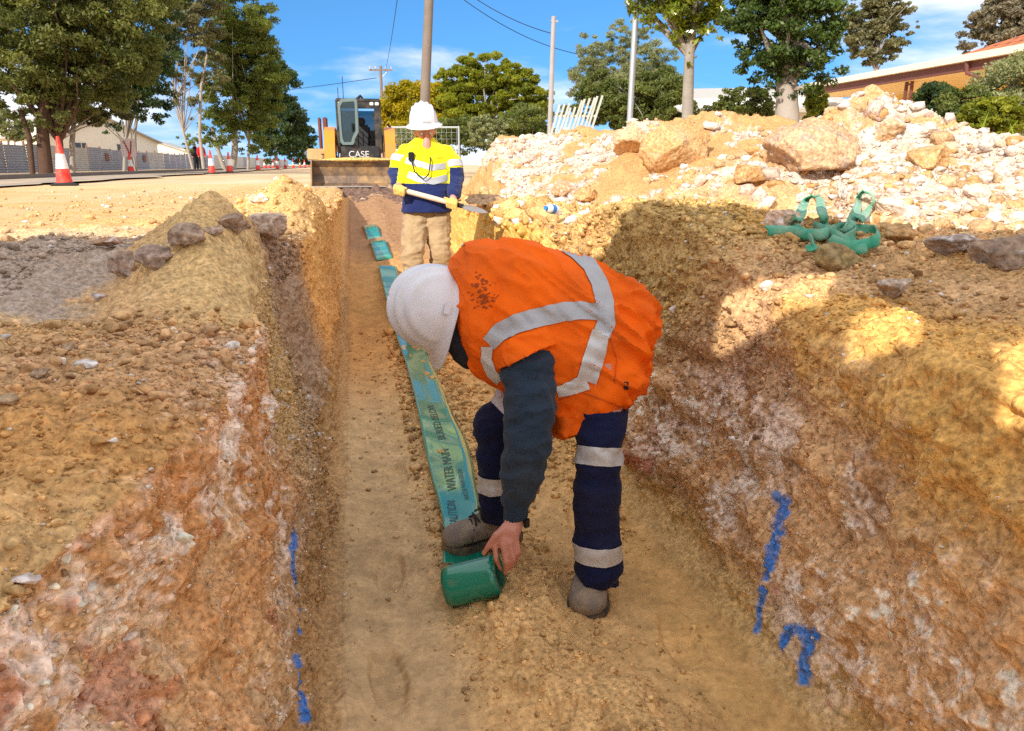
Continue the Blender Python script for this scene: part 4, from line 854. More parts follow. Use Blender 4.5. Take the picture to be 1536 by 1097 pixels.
st=tchild(mesh_np('strip',V,gridF(len(DL),nk),M_TAPE)); st.modifiers.new('s','SOLIDIFY').thickness=.0008
# far stretches showing between spilled sand
for y0,y1 in ((6.1,7.45),(7.75,8.8),(9.05,10.3)):
    V=[];n_=24
    for i in range(n_):
        y=y0+(y1-y0)*i/(n_-1); xc=float(np.interp(y,[2,5,7.5,10],[.33,.345,.27,.16])); zc=terr_z(xc,y)+.03
        for k in range(7): s_=k/6; V.append((xc-.085+.17*s_,y,zc+.012*math.sin(y*6)+.010*(2*s_-1)*math.sin(y0*5)+.012-.05*abs(2*i/(n_-1)-1)**5))
    q=tchild(mesh_np('strip',V,gridF(n_,7),M_TAPE)); q.modifiers.new('s','SOLIDIFY').thickness=.001
def textmesh(s,size=1.,name='printed_text'):
    cu=bpy.data.curves.new('t','FONT'); cu.body=s; cu.size=size; cu.align_x='LEFT'; cu.align_y='CENTER'; o=bpy.data.objects.new('t',cu); COL.objects.link(o)
    dg=bpy.context.evaluated_depsgraph_get(); me=bpy.data.meshes.new_from_object(o.evaluated_get(dg)); bpy.data.objects.remove(o); me.name=name; return me
bs=world_bvh(st)
def print_on(s,y0,xoff,size,stretch=1.):
    me=textmesh(s,size)
    bm=bmesh.new(); bm.from_mesh(me); bmesh.ops.triangulate(bm,faces=bm.faces[:]); bmesh.ops.subdivide_edges(bm,edges=bm.edges[:],cuts=1)
    for v in bm.verts:
        y=y0+v.co.x*stretch; xc=float(np.interp(y,[p.y for p in [l.lerp(r,.5) for l,r in zip(DL,DR)]],[l.lerp(r,.5).x for l,r in zip(DL,DR)])); x=xc+xoff-v.co.y
        h=bs.ray_cast(Vector((x,y,0)),Vector((0,0,-1))); v.co=(x,y,(h[0].z if h[0] else zt)+.0022)
    bm.to_mesh(me); bm.free(); tchild(link('printed_text',me,M_INK,None,False))
print_on('WATER MAIN',2.76,-.012,.058,1.35); print_on('BURIED BELOW',3.36,-.012,.055,1.35)
print_on('WATER MAIN BELOW',2.66,.035,.028,1.2); print_on('CAUTION',2.44,-.03,.05,1.)
me=textmesh('D',.034); bm=bmesh.new(); bm.from_mesh(me); bmesh.ops.triangulate(bm,faces=bm.faces[:])
cam_dir=(-Vector(Fv)-ax*(-Vector(Fv)).dot(ax)).normalized(); low=ax.cross(cam_dir)
if low.z>0: low=-low
for v in bm.verts:
    a=.62+v.co.x/Rr; p=ra+ax*(.095-v.co.y*1.1)+(cam_dir*math.cos(a)+low*math.sin(a))*(Rr+.0025); v.co=p
bm.to_mesh(me); bm.free(); tchild(link('printed_text',me,M_INK,None,False))
# ------------------------------------------------------------ worker with the shovel
T2=6.05
def Q2(px,py,dt=0.): return PV(px,py,T2+dt)
FX2,FU2,FF2=Vector(Rv),Vector((0,0,1)),Vector((math.sin(YAW),math.cos(YAW),0))
M_YEL=cloth('yellow_navy_shirt',(1,1,1)); nt=M_YEL.node_tree; b=nt.nodes['Principled BSDF']; at=N(nt,'ShaderNodeAttribute',attribute_name='col'); nt.links.new(at.outputs['Color'],b.inputs['Base Color'])
M_KHAKI=cloth('khaki_fabric',(.42,.30,.17),.9,.12,(.30,.19,.09),.5,5.); M_GLOVE=cloth('glove_leather',(.74,.50,.13),.8,.15,(.4,.3,.15),.5,12.)
W2=empty('person',Vector((Q2(638,400).x,Q2(638,400).y,-.95)),0,'worker in yellow and navy shirt with wide white helmet holding a shovel','person')
def c2(o): o.parent=W2; o.matrix_parent_inverse=Matrix.Translation(-W2.location); return o
fz=(Vector((0,0,1))-FF2*.22).normalized(); fr2=frame_from(fz-FX2*.06,-FF2+FX2*.22)
hc=Q2(637,197,-.03)
b=Blob(); Wh2=head_parts(b,hc,fr2,1.0)
ch=Q2(638,248,.02); pv=Q2(640,305,.02)
b.caps([hc,Q2(638,222),ch,pv],[.055,.058,.13,.125])
aL=[Q2(603,226,.0),Q2(593,262,-.02),Q2(599,286,-.20)]; aR=[Q2(675,226,.0),Q2(684,268,.0),Q2(679,304,-.18)]
for A in (aL,aR): b.caps([ch,A[0]-Vector((0,0,.04)),A[1],A[2]],[.08,.045,.040,.028])
lL=[Q2(625,325,.02),Q2(618,385,-.16)]; lR=[Q2(655,325,.02),Q2(660,380,.0)]
fL=Vector((lL[1].x+.02,lL[1].y+.05,-.88)); fR=Vector((lR[1].x+.03,lR[1].y+.12,-.88))
b.caps([pv,lL[0],lL[1],fL],[.11,.085,.055,.04]); b.caps([pv,lR[0],lR[1],fR],[.11,.085,.055,.04])
c2(b.build('body',M_SKIN,None,.0065,2,lambda V:.001*fbm(V,60,2,3)))
for sg in (-1,1): c2(Blob().ell(Wh2(.085,sg*.034,-.004),(.012,.012,.012)).build('eye',bpy.data.materials['eye_white'],None,.004,1))
c2(Blob().ell(Wh2(.030,0,-.085),(.070,.064,.050),*fr2).ell(Wh2(-.03,0,-.02),(.078,.085,.07),*fr2).build('beard',simple('brown_hair',(.10,.045,.02),.9,0,.3,60,.6,120,.005),None,.006,2,folds(30,.003)))
h2=helmet(Wh2(-.004,0,.078),fr2,None,M_WHITE,True,.95); c2(h2)
hb2=MB(); hb2.tube([Wh2(.135,-.03,.10),Wh2(.146,0,.105),Wh2(.135,.03,.10)],.006,6); c2(hb2.build('helmet_badge',M_WHITE,None))
# shirt
sh=Blob().loft([(Q2(638,207),FX2*.075,FF2*.07),(Q2(638,213),FX2*.115,FF2*.09),(Q2(638,224),FX2*.200,FF2*.12),(Q2(638,242,-.01),FX2*.215,FF2*.14),(Q2(638,270,-.02),FX2*.195,FF2*.145),(Q2(639,295,-.02),FX2*.190,FF2*.145),(Q2(640,318,-.01),FX2*.205,FF2*.155)],32,2.2)
sh.caps([Q2(608,229),Q2(600,240),Q2(593,260,-.02),Q2(596,276,-.12)],[.066,.070,.065,.05]); sh.caps([Q2(669,229),Q2(679,244),Q2(684,268),Q2(681,292,-.12)],[.066,.073,.067,.052])
zb=Q2(638,275).z; zs=Q2(600,251).z; xc=Q2(638,250)
def shc(V):
    x=(V-np.array(xc))@Rv; yel=np.where(np.abs(x)>.205+.0*x,V[:,2]>zs,V[:,2]>zb)
    c=np.where(yel[:,None],np.array([.86,.80,.004]),np.array([.008,.018,.10])); c=c*(1+.10*fbm(V,8,3,2))[:,None]
    return c
def shf(V): q=V*np.array([1.,1.,1.5]); return .008*(1-np.abs(fbm(q,7,3,33))*2.6-.35)+.003*fbm(V,25,3,3)
SH=c2(sh.build('shirt',M_YEL,None,.0065,4,shf,shc)); b2=world_bvh(SH)
def s2(rays,m=M_REFL,nm='reflective_stripe',wrap=False):
    o=strip_from(b2,rays,nm,m,None,.004,0,wrap)
    if o: c2(o)
s2(px_rays([(612,262),(630,269),(650,272),(671,267)],[10,10,10,10],3,6),M_REFLG); s2(px_rays([(609,241),(628,246),(648,252),(668,249)],[9,9,9,9],3,6),M_REFLG)
s2(ring_rays(Q2(599,240),Q2(602,230)-Q2(597,250),.052,.105,48,6,0,2*math.pi),wrap=True); s2(ring_rays(Q2(679,248),Q2(677,238)-Q2(681,258),.052,.105,48,6,0,2*math.pi),wrap=True)
s2(px_rays([(638,215),(639,240),(640,262)],[2.,2.,2.],3,4),simple('placket',(.55,.50,.005),.8),'placket')
s2(px_rays([(608,232),(622,233)],[6,6],2,4),bpy.data.materials['placket'],'pocket_flap'); s2(px_rays([(650,234),(664,236)],[6,6],2,4),bpy.data.materials['placket'],'pocket_flap')
rd=MB(); rd.box(Q2(617,235,-.15),(.045,.03,.07),.2,.006); rd.tube([Q2(617,239,-.17),Q2(622,258,-.20),Q2(635,269,-.20),Q2(643,262,-.19),Q2(646,240,-.17),Q2(645,236,-.15)],.006,6); c2(rd.build('radio_microphone',M_BLACK,None))
cl=Blob().loft([(Q2(638,207),FX2*.078,FF2*.075),(Q2(638,214),FX2*.115,FF2*.09)],24,2.); c2(cl.build('collar',M_NAVY,None,.005,2,folds(20,.003)))
c2(Blob().ell(Q2(640,220,-.095),(.036,.03,.075),FX2,FF2,FU2).build('neckline',M_SKIN,None,.004,2))
# trousers, boots
def kf(V): q=V*np.array([.8,.8,1.9]); return .014*(1-np.abs(fbm(q,8,3,41))*2.7-.35)+.003*fbm(V,25,3,3)
t2=Blob().caps([Q2(630,312,.02),lL[0],lL[1],fL],[.135,.115,.085,.085]); t2.caps([Q2(648,312,.02),lR[0],lR[1],fR],[.135,.115,.085,.085]); c2(t2.build('trousers',M_KHAKI,None,.008,3,kf))
for f in (fL,fR): c2(Blob().caps([f+Vector((0,.05,-.02)),f+Vector((-.02,-.10,-.03)),f+Vector((-.03,-.18,-.04))],[.06,.055,.045]).build('boot',M_BOOT,None,.008,2))
# gloves round the shovel shaft
s0,s1=Q2(606,286,-.22),Q2(684,307,-.22)
sdv=(s1-s0).normalized()
for gc_,wr,sg in ((Q2(600,286,-.22),aL[2],1),(Q2(678,306,-.22),aR[2],-1)):
    g=Blob(); g.ell(gc_+FF2*.01,(.05,.035,.042),FX2,FF2,FU2); g.caps([wr,gc_],[.042,.04])
    for k in range(4):
        p=gc_+sdv*(-.035+.023*k)-FF2*.018+FU2*.028; g.caps([p,p-FF2*.030-FU2*.022,p-FF2*.018-FU2*.058],[.013,.013,.011],10)
    g.caps([gc_+sdv*.03*sg+FU2*.02,gc_+sdv*.055*sg+FU2*.03-FF2*.02],[.015,.012],10); c2(g.build('glove',M_GLOVE,None,.0045,2,folds(25,.003)))
# shovel
SV=empty('shovel',s1,0,'shovel with pale wooden shaft held across the body by the worker in yellow','shovel')
def c3(o): o.parent=SV; o.matrix_parent_inverse=Matrix.Translation(-SV.location); return o
c3(MB().tube([s0-sdv*.05,s0,s0.lerp(s1,.5),s1+sdv*.02],[.014,.020,.021,.018],14).build('shaft',simple('pale_wood',(.70,.56,.42),.6,0,.15,30),None,True))
c3(MB().tube([s1-sdv*.02,s1+sdv*.06],[.020,.018],12).build('socket',M_BLACK,None,True))
bl=MB(); e1=sdv; e2=(FF2*.5-FU2*.75+FX2*.3).normalized(); e2=(e2-e1*e2.dot(e1)).normalized(); e3=e1.cross(e2)
e2=(e2*.45+e3*.9).normalized(); e2=(e2-e1*e2.dot(e1)).normalized(); e3=e1.cross(e2)
M=Matrix((e1*.72,e2*.72,e3)).transposed().to_4x4(); M.translation=s1+sdv*.05
bl.prism([(0,-.02),(.04,-.10),(.14,-.11),(.24,-.07),(.29,0),(.24,.07),(.14,.11),(.04,.10),(0,.02)],.004,M); c3(bl.build('blade',simple('worn_steel',(.45,.40,.36),.45,.7,.3,9,0,30,.01,.5,0,(.45,.28,.12),.8,8.),None))
# ------------------------------------------------------------ compact loader at the end of the trench
ML=empty('skid_steer_loader',tuple(G(541,268,-.02)*np.array([1,1,0])+np.array([0,0,-.02])),0,'orange and black compact loader with its cab door open and a wide bucket','loader')
ML.location=(.16,15.3,-.01); ML.scale=(.82,.82,.82); ML.rotation_euler=(0,0,-math.radians(1.5))
M_MO=simple('orange_paint',(.75,.25,.01),.45,0,.12,6,0,30,.01,.5,.2,(.45,.22,.08),.5,5.); M_MB=simple('black_paint',(.015,.017,.02),.4,0,.2,6,0,30,.01,.5,.2,(.2,.15,.1),.4,5.)
M_ST=simple('muddy_steel',(.16,.11,.08),.55,.3,.4,5,.5,20,.01,.4,0,(.50,.30,.12),.85,2.6); M_TY=simple('tyre_rubber',(.03,.028,.026),.9,0,.2,9,.6,20,.02,.3,0,(.45,.32,.18),.8,5.)
M_GL,nt,b=newmat('tinted_glass'); b.inputs['Base Color'].default_value=(.12,.20,.23,1); b.inputs['Roughness'].default_value=.03; b.inputs['Transmission Weight'].default_value=.85; b.inputs['IOR'].default_value=1.1; b.inputs['Specular IOR Level'].default_value=1.; b.inputs['Coat Weight'].default_value=.6
M_RUST=simple('dark_rust',(.16,.05,.03),.7,.2,.3,8); M_LAMP=simple('lamp_glass',(.8,.8,.75),.2); M_CHR=simple('chrome',(.7,.7,.7),.2,1.)
def mp(mb,name,mat,par=None,sm=False): return mb.build(name,mat,par or ML,sm)
# local: x right, y away, z up; cab front about y=-.45
w=MB(); w.box((0,.25,.52),(1.0,1.9,.36),bev=.05); w.box((0,1.35,.95),(1.1,.55,.75),bev=.1); mp(w,'chassis',M_MB)
w=MB(); w.box((0,-.62,.76),(.86,.10,.30),bev=.02); mp(w,'front_panel',M_MB)
mt=textmesh('CASE',.20); o=link('front_lettering',mt,simple('silver_lettering',(.65,.65,.65),.4),ML,False)
sm=o.modifiers.new('s','SOLIDIFY'); sm.thickness=.006; mt.transform(Matrix.Translation((-.27,-.685,.72))@Matrix.Rotation(math.pi/2,4,'X'))
for x in (-.43,.43):
    for y in (-.55,.75): pass
cab=MB()
for x in (-.47,.47):
    cab.box((x,-.52,1.28),(.07,.08,1.22),bev=.015); cab.box((x,.72,1.28),(.07,.08,1.22),bev=.015); cab.box((x,.1,.72),(.06,1.2,.10))
cab.box((0,.1,1.90),(1.02,1.36,.09),bev=.03); cab.box((0,-.53,1.80),(.94,.08,.14),bev=.01); cab.box((0,.72,.86),(.94,.06,.40)); cab.box((.40,-.54,1.2),(.10,.05,1.1))
mp(cab,'cab_frame',M_MB)
gs=MB(); gs.box((0,.74,1.40),(.86,.012,.72)); mp(gs,'rear_window',M_GL)
for x in (-.50,.50):
    sc=MB(); 
    for k in range(8): sc.box((x,-.40+.15*k,1.3),(.012,.018,1.0))
    for k in range(7): sc.box((x,.12,.86+.15*k),(.012,1.1,.014))
    mp(sc,'side_mesh',M_MB)
st=MB(); st.box((0,.30,.85),(.50,.45,.12),bev=.04); st.box((0,.52,1.15),(.48,.12,.55),bev=.05); st.box((0,.54,1.50),(.26,.09,.18),bev=.03); mp(st,'seat',simple('seat_vinyl',(.03,.03,.035),.6))
for x in (-.22,.22): mp(MB().tube([(x,-.1,.85),(x,-.15,1.12)],.018,8).cyl((x,-.15,1.10),(x,-.15,1.20),.03,10),'joystick',M_BLACK)
# open door: glazed frame swung out to the left
dr=bpy.data.objects.new('door',None)
M=Matrix.Translation((-.44,-.60,0))@Matrix.Rotation(math.radians(-28),4,'Z')
outl=[(0.02,1.0),(.02,1.25),(.0,1.80),(.10,1.92),(.46,1.93),(.50,1.86),(.50,1.20),(.40,1.06),(.38,.98),(.34,.93),(.08,.93)]
inn=[(.09,1.06),(.075,1.25),(.07,1.76),(.14,1.85),(.42,1.86),(.44,1.82),(.43,1.24),(.34,1.10),(.32,1.04),(.30,.99),(.12,.99)]
bm=bmesh.new(); Mx=M@Matrix.Rotation(math.pi/2,4,'X')
def vv_(p,z): return bm.verts.new(Mx@Vector((p[0],p[1],z)))
A=[vv_(p,0) for p in outl];B=[vv_(p,0) for p in inn];A2=[vv_(p,.04) for p in outl];B2=[vv_(p,.04) for p in inn]; n=len(outl)
for i in range(n):
    j=(i+1)%n; bm.faces.new((A[i],A[j],B[j],B[i])); bm.faces.new((A2[i],B2[i],B2[j],A2[j])); bm.faces.new((A[i],A2[i],A2[j],A[j])); bm.faces.new((B[i],B[j],B2[j],B2[i]))
me=bpy.data.meshes.new('door'); bmesh.ops.recalc_face_normals(bm,faces=bm.faces[:]); bm.to_mesh(me); bm.free(); bpy.data.objects.remove(dr); door=link('door',me,simple('grey_green_frame',(.10,.15,.15),.5),ML,False)
MB().prism(inn,.012,Mx@Matrix.Translation((0,0,.014))).build('pane',M_GL,door)
MB().box(M@Vector((.37,-.07,1.30)),(.035,.05,.20),Matrix.Rotation(math.radians(-28),4,'Z'),.012).build('handle',M_BLACK,door)
for x in (-.40,-.30,.30,.42): mp(MB().box((x,-.585,1.83),(.085,.04,.07),bev=.012),'work_light',M_LAMP)
for x,h in ((-.34,.55),(-.46,.30)): mp(MB().tube([(x,.1,1.93),(x,.1,1.93+h)],.008,6),'antenna',M_BLACK)
mp(MB().tube([(-.02,-.3,1.95),(.06,-.3,2.02),(.10,-.3,1.96)],.035,8),'beacon',M_BLACK,None,True)
# loader arms
for s in (-1,1):
    a=MB(); poly=[(-.82,.20),(-.84,.42),(-.72,.95),(-.50,1.25),(-.15,1.34),(.9,1.30),(1.25,1.1),(1.2,.80),(.5,.95),(-.10,.92),(-.40,.55),(-.62,.2)]
    a.prism(poly,.24,Matrix.Translation((s*.68-.12,0,0))@Matrix(((0,0,1,0),(1,0,0,0),(0,1,0,0),(0,0,0,1)))); mp(a,'lift_arm',M_MO)
    mp(MB().box((s*.64,-.80,.52),(.10,.01,.14),Matrix.Rotation(math.radians(-40),4,'X')),'warning_sticker',simple('sticker',(.75,.72,.7),.5))
    mp(MB().tube([(s*.50,-.72,.22),(s*.47,-.50,.78)],[.045,.045],12).tube([(s*.50,-.80,.15),(s*.48,-.6,.5)],[.025,.025],10),'tilt_cylinder',M_CHR,None,True)
    for y in (-.30,.85):
        t=MB(); prof=[(.12,-.15),(.30,-.15),(.375,-.12),(.40,-.06),(.40,.06),(.375,.12),(.30,.15),(.12,.15)]
        Mt=Matrix.Translation((s*.74,y,.40))@Matrix.Rotation(math.pi/2,4,'Y'); t.lathe(prof,36,Mt)
        for k in range(20):
            an=2*math.pi*k/20; t.box(Mt@Vector((.395*math.cos(an),.395*math.sin(an),.07*(1 if k%2 else -1))),(.05,.05,.14),Mt.to_3x3().to_4x4()@Matrix.Rotation(an,4,'Z'))
        ty=t.build('wheel',M_TY,ML); MB().lathe([(.0,-.10),(.15,-.10),(.24,-.13),(.24,.13),(.15,.10),(.0,.10)],24,Mt).build('rim',M_MO,ty)
# raised linkage on the left, hoses on the right
mp(MB().box((-.80,.3,1.05),(.10,.25,1.05),bev=.02).box((-.93,.3,1.02),(.07,.2,1.1),bev=.02),'ladder_frame',M_RUST)
mp(MB().tube([(.72,.2,.95),(.68,.1,1.15),(.74,.15,1.32),(.66,.0,1.42)],.03,8).tube([(.60,.0,.98),(.76,.05,1.12),(.84,.1,1.0)],.022,8).box((.76,.1,1.10),(.14,.14,.08),bev=.02),'hydraulic_hoses',M_RUST,None,True)
mp(MB().box((.92,-.15,.62),(.36,.8,.22),bev=.08),'mudguard',M_MB)
mp(MB().box((-.95,-.4,.72),(.50,.30,.26),bev=.02),'timber_block',simple('muddy_timber',(.50,.34,.16),.9,0,.3,12,.5,20,.02))
# bucket facing the camera, 1.95 m wide
bk=MB(); W_=1.08; prof=[(-1.50,.02),(-1.05,-.01),(-.90,.06),(-.84,.25),(-.86,.47),(-.98,.60),(-1.02,.58),(-.90,.44),(-.88,.25),(-.94,.09),(-1.06,.03),(-1.50,.04)]
Mk=Matrix.Translation((-W_,0,0))@Matrix(((0,0,1,0),(1,0,0,0),(0,1,0,0),(0,0,0,1))); bk.prism(prof,2*W_,Mk); bkt=mp(bk,'bucket',M_ST)
for s in (-1,1):
    MB().prism([(-1.50,.0),(-.9,.0),(-.83,.25),(-.85,.48),(-.98,.62),(-1.06,.60)],.03,Matrix.Translation((s*W_-.015,0,0))@Matrix(((0,0,1,0),(1,0,0,0),(0,1,0,0),(0,0,0,1)))).build('side_plate',M_ST,bkt)
MB().box((0,-1.52,.030),(2*W_+.02,.09,.028)).build('cutting_edge',simple('worn_edge',(.62,.56,.50),.35,.8),bkt)
lp=ico(4)[0]; V=lp*np.array([.9,.13,.05])*(1+.25*fbm(lp*np.array([5,1,1]),2.,4,3))[:,None]+np.array([0,-.93,.60]); mesh_np('soil_crust',V,ico(4)[1],M_SOILF,bkt,col=np.zeros_like(V)+[.70,.46,.16])
# spoil pushed under the bucket, wet soil and bucket shade put into its colour
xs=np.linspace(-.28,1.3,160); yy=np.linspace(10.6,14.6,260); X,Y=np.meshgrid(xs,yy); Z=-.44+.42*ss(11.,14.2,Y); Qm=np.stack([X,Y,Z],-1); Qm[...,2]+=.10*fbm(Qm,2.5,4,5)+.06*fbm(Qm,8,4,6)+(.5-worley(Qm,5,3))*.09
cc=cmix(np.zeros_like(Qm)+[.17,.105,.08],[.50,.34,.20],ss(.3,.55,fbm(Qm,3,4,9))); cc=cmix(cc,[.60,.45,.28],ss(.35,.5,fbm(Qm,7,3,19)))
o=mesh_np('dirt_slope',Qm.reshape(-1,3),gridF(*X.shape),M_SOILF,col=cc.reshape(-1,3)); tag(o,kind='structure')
# ------------------------------------------------------------ road, kerb, fences, houses
def asphalt():
    m,nt,b=newmat('dusty_asphalt'); b.inputs['Roughness'].default_value=.95; b.inputs['Specular IOR Level'].default_value=.1
    tc=N(nt,'ShaderNodeTexCoord'); mp_=N(nt,'ShaderNodeMapping'); mp_.inputs['Scale'].default_value=(1,.15,1); nt.links.new(tc.outputs['Object'],mp_.inputs[0])
    n1=N(nt,'ShaderNodeTexNoise'); n1.inputs['Scale'].default_value=1.4; n1.inputs['Detail'].default_value=9; nt.links.new(mp_.outputs[0],n1.inputs['Vector'])
    r=N(nt,'ShaderNodeValToRGB'); r.color_ramp.elements[0].position=.35; r.color_ramp.elements[0].color=(.30,.26,.24,1); r.color_ramp.elements[1].position=.62; r.color_ramp.elements[1].color=(.50,.38,.25,1)
    nt.links.new(n1.outputs['Fac'],r.inputs[0]); nt.links.new(r.outputs[0],b.inputs['Base Color']); bump(nt,b,n1.outputs['Fac'],.3,.02); return m
def strip_y(name,x0,x1,z,mat,y0=-30,y1=1200,wav=.0):
    ys_=np.concatenate([np.linspace(y0,60,90),np.linspace(70,y1,30)]); V=[];w=fbm(np.stack([ys_,ys_*0,ys_*0],-1),.35,3,5)*wav
    for i,y in enumerate(ys_): V+= [(x0,y,z),(x1+w[i],y,z)]
    o=mesh_np(name,V,gridF(len(ys_),2),mat,None,False); o['kind']='structure'; return o
strip_y('road',-8.75,-6.3,.03,asphalt(),wav=.5)
kb=MB(); kb.box((-8.85,500,.06),(.16,1060,.16),bev=.02); k_=kb.build('kerb',simple('dark_kerb',(.16,.13,.11),.9,0,.3,3)); k_['kind']='structure'
M_CORR=simple('weathered_iron',(.33,.35,.40),.6,.25,.25,1.2,0,30,.01,.4,0,(.25,.16,.11),.35,1.4); M_CORR2=simple('pale_iron',(.50,.48,.44),.6,.15,.2,1.5); M_DARKF=simple('dark_grey_panel',(.045,.05,.065),.55,.1,.15,2); M_RUSTY=simple('rusty_iron',(.26,.11,.06),.8,0,.3,4)
def corr(w,h,nw,vert=False,amp=.02):
    nx,nz=(int(nw*8),2) if vert else (2,int(nw*8)); V=[]
    for j in range(nz):
        for i in range(nx):
            x=w*i/(nx-1);z=h*j/(nz-1); t=(i if vert else j)/8*2*math.pi; V.append((x,math.sin(t)*amp,z))
    return V,gridF(nz,nx)
def fence(name,X,y0,y1,h,label,seed,pw=2.3,mats=None,gapy=None):
    root=empty(name,(X,y0,0),math.pi/2,label,'fence'); r=random.Random(seed); y=0;k=0; L=y1-y0
    while y<L:
        w=pw*r.uniform(.9,1.1); hh=h*r.uniform(.93,1.05); m=(mats or [M_CORR,M_CORR,M_CORR,M_CORR2])[r.randrange(len(mats or [1,1,1,1]))]
        half=r.random()<.5
        for z0,z1 in (((0,hh*.52),(hh*.50,hh)) if half else ((0,hh),)):
            V,F=corr(w,z1-z0,max(3,int((z1-z0)/.11)),False,.022); o=mesh_np('iron_sheet',V,F,m,root); o.location=(y,-.01*(z0>0),z0); o.rotation_euler=(0,0,r.uniform(-.01,.01))
        o=MB().box((y,.06,hh*.5+.08),(.09,.09,hh+.15*r.random())).build('post',M_RUSTY,root)
        if r.random()<.14: q=mesh_np('rust_patch',*corr(w*.35,h*.35,4,False,.022),M_RUSTY,root); q.location=(y+w*.3,-.045,h*.45)
        y+=w;k+=1
    return root
fence('iron_fence',-15.8,35.,92.,1.36,'patched fence of weathered corrugated iron sheets along the verge',3)
f2=empty('paling_fence',(-15.6,93,0),math.pi/2,'pale upright paling fence running far down the road','fence')
for k in range(30):
    V,F=corr(3.4,1.45,9,True,.03); o=mesh_np('paling_panel',V,F,[M_CORR2,M_CORR][k%4==3],f2); o.location=(k*3.4+.0,0,0)
gt=empty('steel_gate',(-15.2,23,0),math.pi/2,'tall dark grey steel gate at the left edge of the photo','gate')
for k in range(5): V,F=corr(2.36,2.05,14,True,.018); o=mesh_np('panel',V,F,M_DARKF,gt); o.location=(k*2.4,0,0)
for k in range(6): MB().box((k*2.4,.04,1.04),(.07,.07,2.1)).build('post',M_DARKF,gt)
# ---- tile roofs
def tilemat(name,c1,c2):
    m,nt,b=newmat(name); b.inputs['Roughness'].default_value=.8; tc=N(nt,'ShaderNodeTexCoord')
    br=N(nt,'ShaderNodeTexBrick'); br.inputs['Scale'].default_value=1.; br.inputs['Brick Width'].default_value=.3; br.inputs['Row Height'].default_value=.33; br.inputs['Mortar Size'].default_value=.03
    br.inputs['Color1'].default_value=(*c1,1); br.inputs['Color2'].default_value=(*c2,1); br.inputs['Mortar'].default_value=(c2[0]*.35,c2[1]*.35,c2[2]*.35,1); nt.links.new(tc.outputs['UV'],br.inputs['Vector'])
    n=N(nt,'ShaderNodeTexNoise'); n.inputs['Scale'].default_value=1.1; n.inputs['Detail'].default_value=6; nt.links.new(tc.outputs['Object'],n.inputs['Vector'])
    mx=N(nt,'ShaderNodeMix',data_type='RGBA',blend_type='MULTIPLY'); mx.inputs[0].default_value=.6; nt.links.new(br.outputs['Color'],mx.inputs[6]); nt.links.new(n.outputs['Color'],mx.inputs[7]); 
    ml=N(nt,'ShaderNodeMix',data_type='RGBA'); ml.inputs[0].default_value=.5; nt.links.new(mx.outputs[2],ml.inputs[6]); nt.links.new(br.outputs['Color'],ml.inputs[7]); nt.links.new(ml.outputs[2],b.inputs['Base Color']); bump(nt,b,br.outputs['Fac'],.8,.02); return m
M_TILE=tilemat('orange_tiles',(.72,.20,.06),(.60,.15,.05)); M_TILE2=tilemat('brown_tiles',(.50,.20,.12),(.36,.15,.10)); M_GREYR=simple('grey_roof',(.42,.41,.38),.7,0,.1,1.)
def roofpoly(name,pts,mat,par,thick=.06):
    bm=bmesh.new(); vs=[bm.verts.new(p) for p in pts]; f=bm.faces.new(vs); f.normal_update()
    if f.normal.z<0: f.normal_flip()
    uv=bm.loops.layers.uv.new(); p0=Vector(pts[0]); e1=(Vector(pts[1])-p0).normalized(); e2=f.normal.cross(e1)
    for l in f.loops: d=l.vert.co-p0; l[uv].uv=(d.dot(e1),d.dot(e2))
    me=bpy.data.meshes.new(name); bm.to_mesh(me); bm.free(); o=link(name,me,mat,par,False); s=o.modifiers.new('s','SOLIDIFY'); s.thickness=thick; s.offset=-1; return o
M_YW=simple('yellow_render',(.88,.64,.20),.9,0,.05,2); M_CREAM=simple('cream_paint',(.80,.74,.60),.6,0,.06,3); M_MAR=simple('maroon_paint',(.16,.06,.05),.5,0,.1,3); M_SOF=simple('soffit',(.86,.72,.46),.9)
# ---- yellow house with verandah on the right
A=Vector(P(1205,134,20.4)); B=Vector(P(1450,87,14.8)); A.z=B.z=2.45; e=(B-A).normalized(); n=Vector((-e.y,e.x,0)); n=n if n.dot(Vector(Fv))>0 else -n
C=B+e*9.5; base=(A.lerp(C,.5)); base.z=0
HS=empty('yellow_house',base,0,'yellow rendered house with orange tiled roof and open verandah','house')
def h(o): o.parent=HS; o.matrix_parent_inverse=Matrix.Translation(-HS.location); return o
def seg(mb,p,q,w_,hh,off=0.,z=0.):
    d=(q-p); c_=(p+q)/2+n*off; c_.z+=z; mb.box(c_,(d.length,w_,hh),math.atan2(d.y,d.x)); return mb
h(seg(MB(),A,C,.04,.20,.06,-.14).build('fascia',M_MAR)); g_=MB(); seg(g_,A,C,.13,.13,-.03,.0); h(g_.build('gutter',M_CREAM))
h(seg(MB(),A,C,2.3,.04,1.2,-.22).build('soffit',M_SOF)); h(seg(MB(),A,C,.2,2.4,2.4,-1.25).build('wall',M_YW))
r1=(B+n*3.6+Vector((0,0,1.45))); B2=B+Vector((0,0,.07)); C2=C+Vector((0,0,.07)); h(roofpoly('tiled_roof',[B2-e*.3-n*.02,C2-n*.02,C2+n*3.6+Vector((0,0,1.45)),B2+e*3.2+n*3.6+Vector((0,0,1.45))],M_TILE,None))
h(roofpoly('tiled_roof',[B2-e*.3-n*.02,B2+e*3.2+n*3.6+Vector((0,0,1.45)),B2-e*.3+n*7.2],M_TILE,None))
h(roofpoly('verandah_roof',[A+Vector((0,0,.05)),B+Vector((0,0,.05)),B+n*2.6+Vector((0,0,.06)),A+n*2.6+Vector((0,0,.06))],M_CREAM,None))
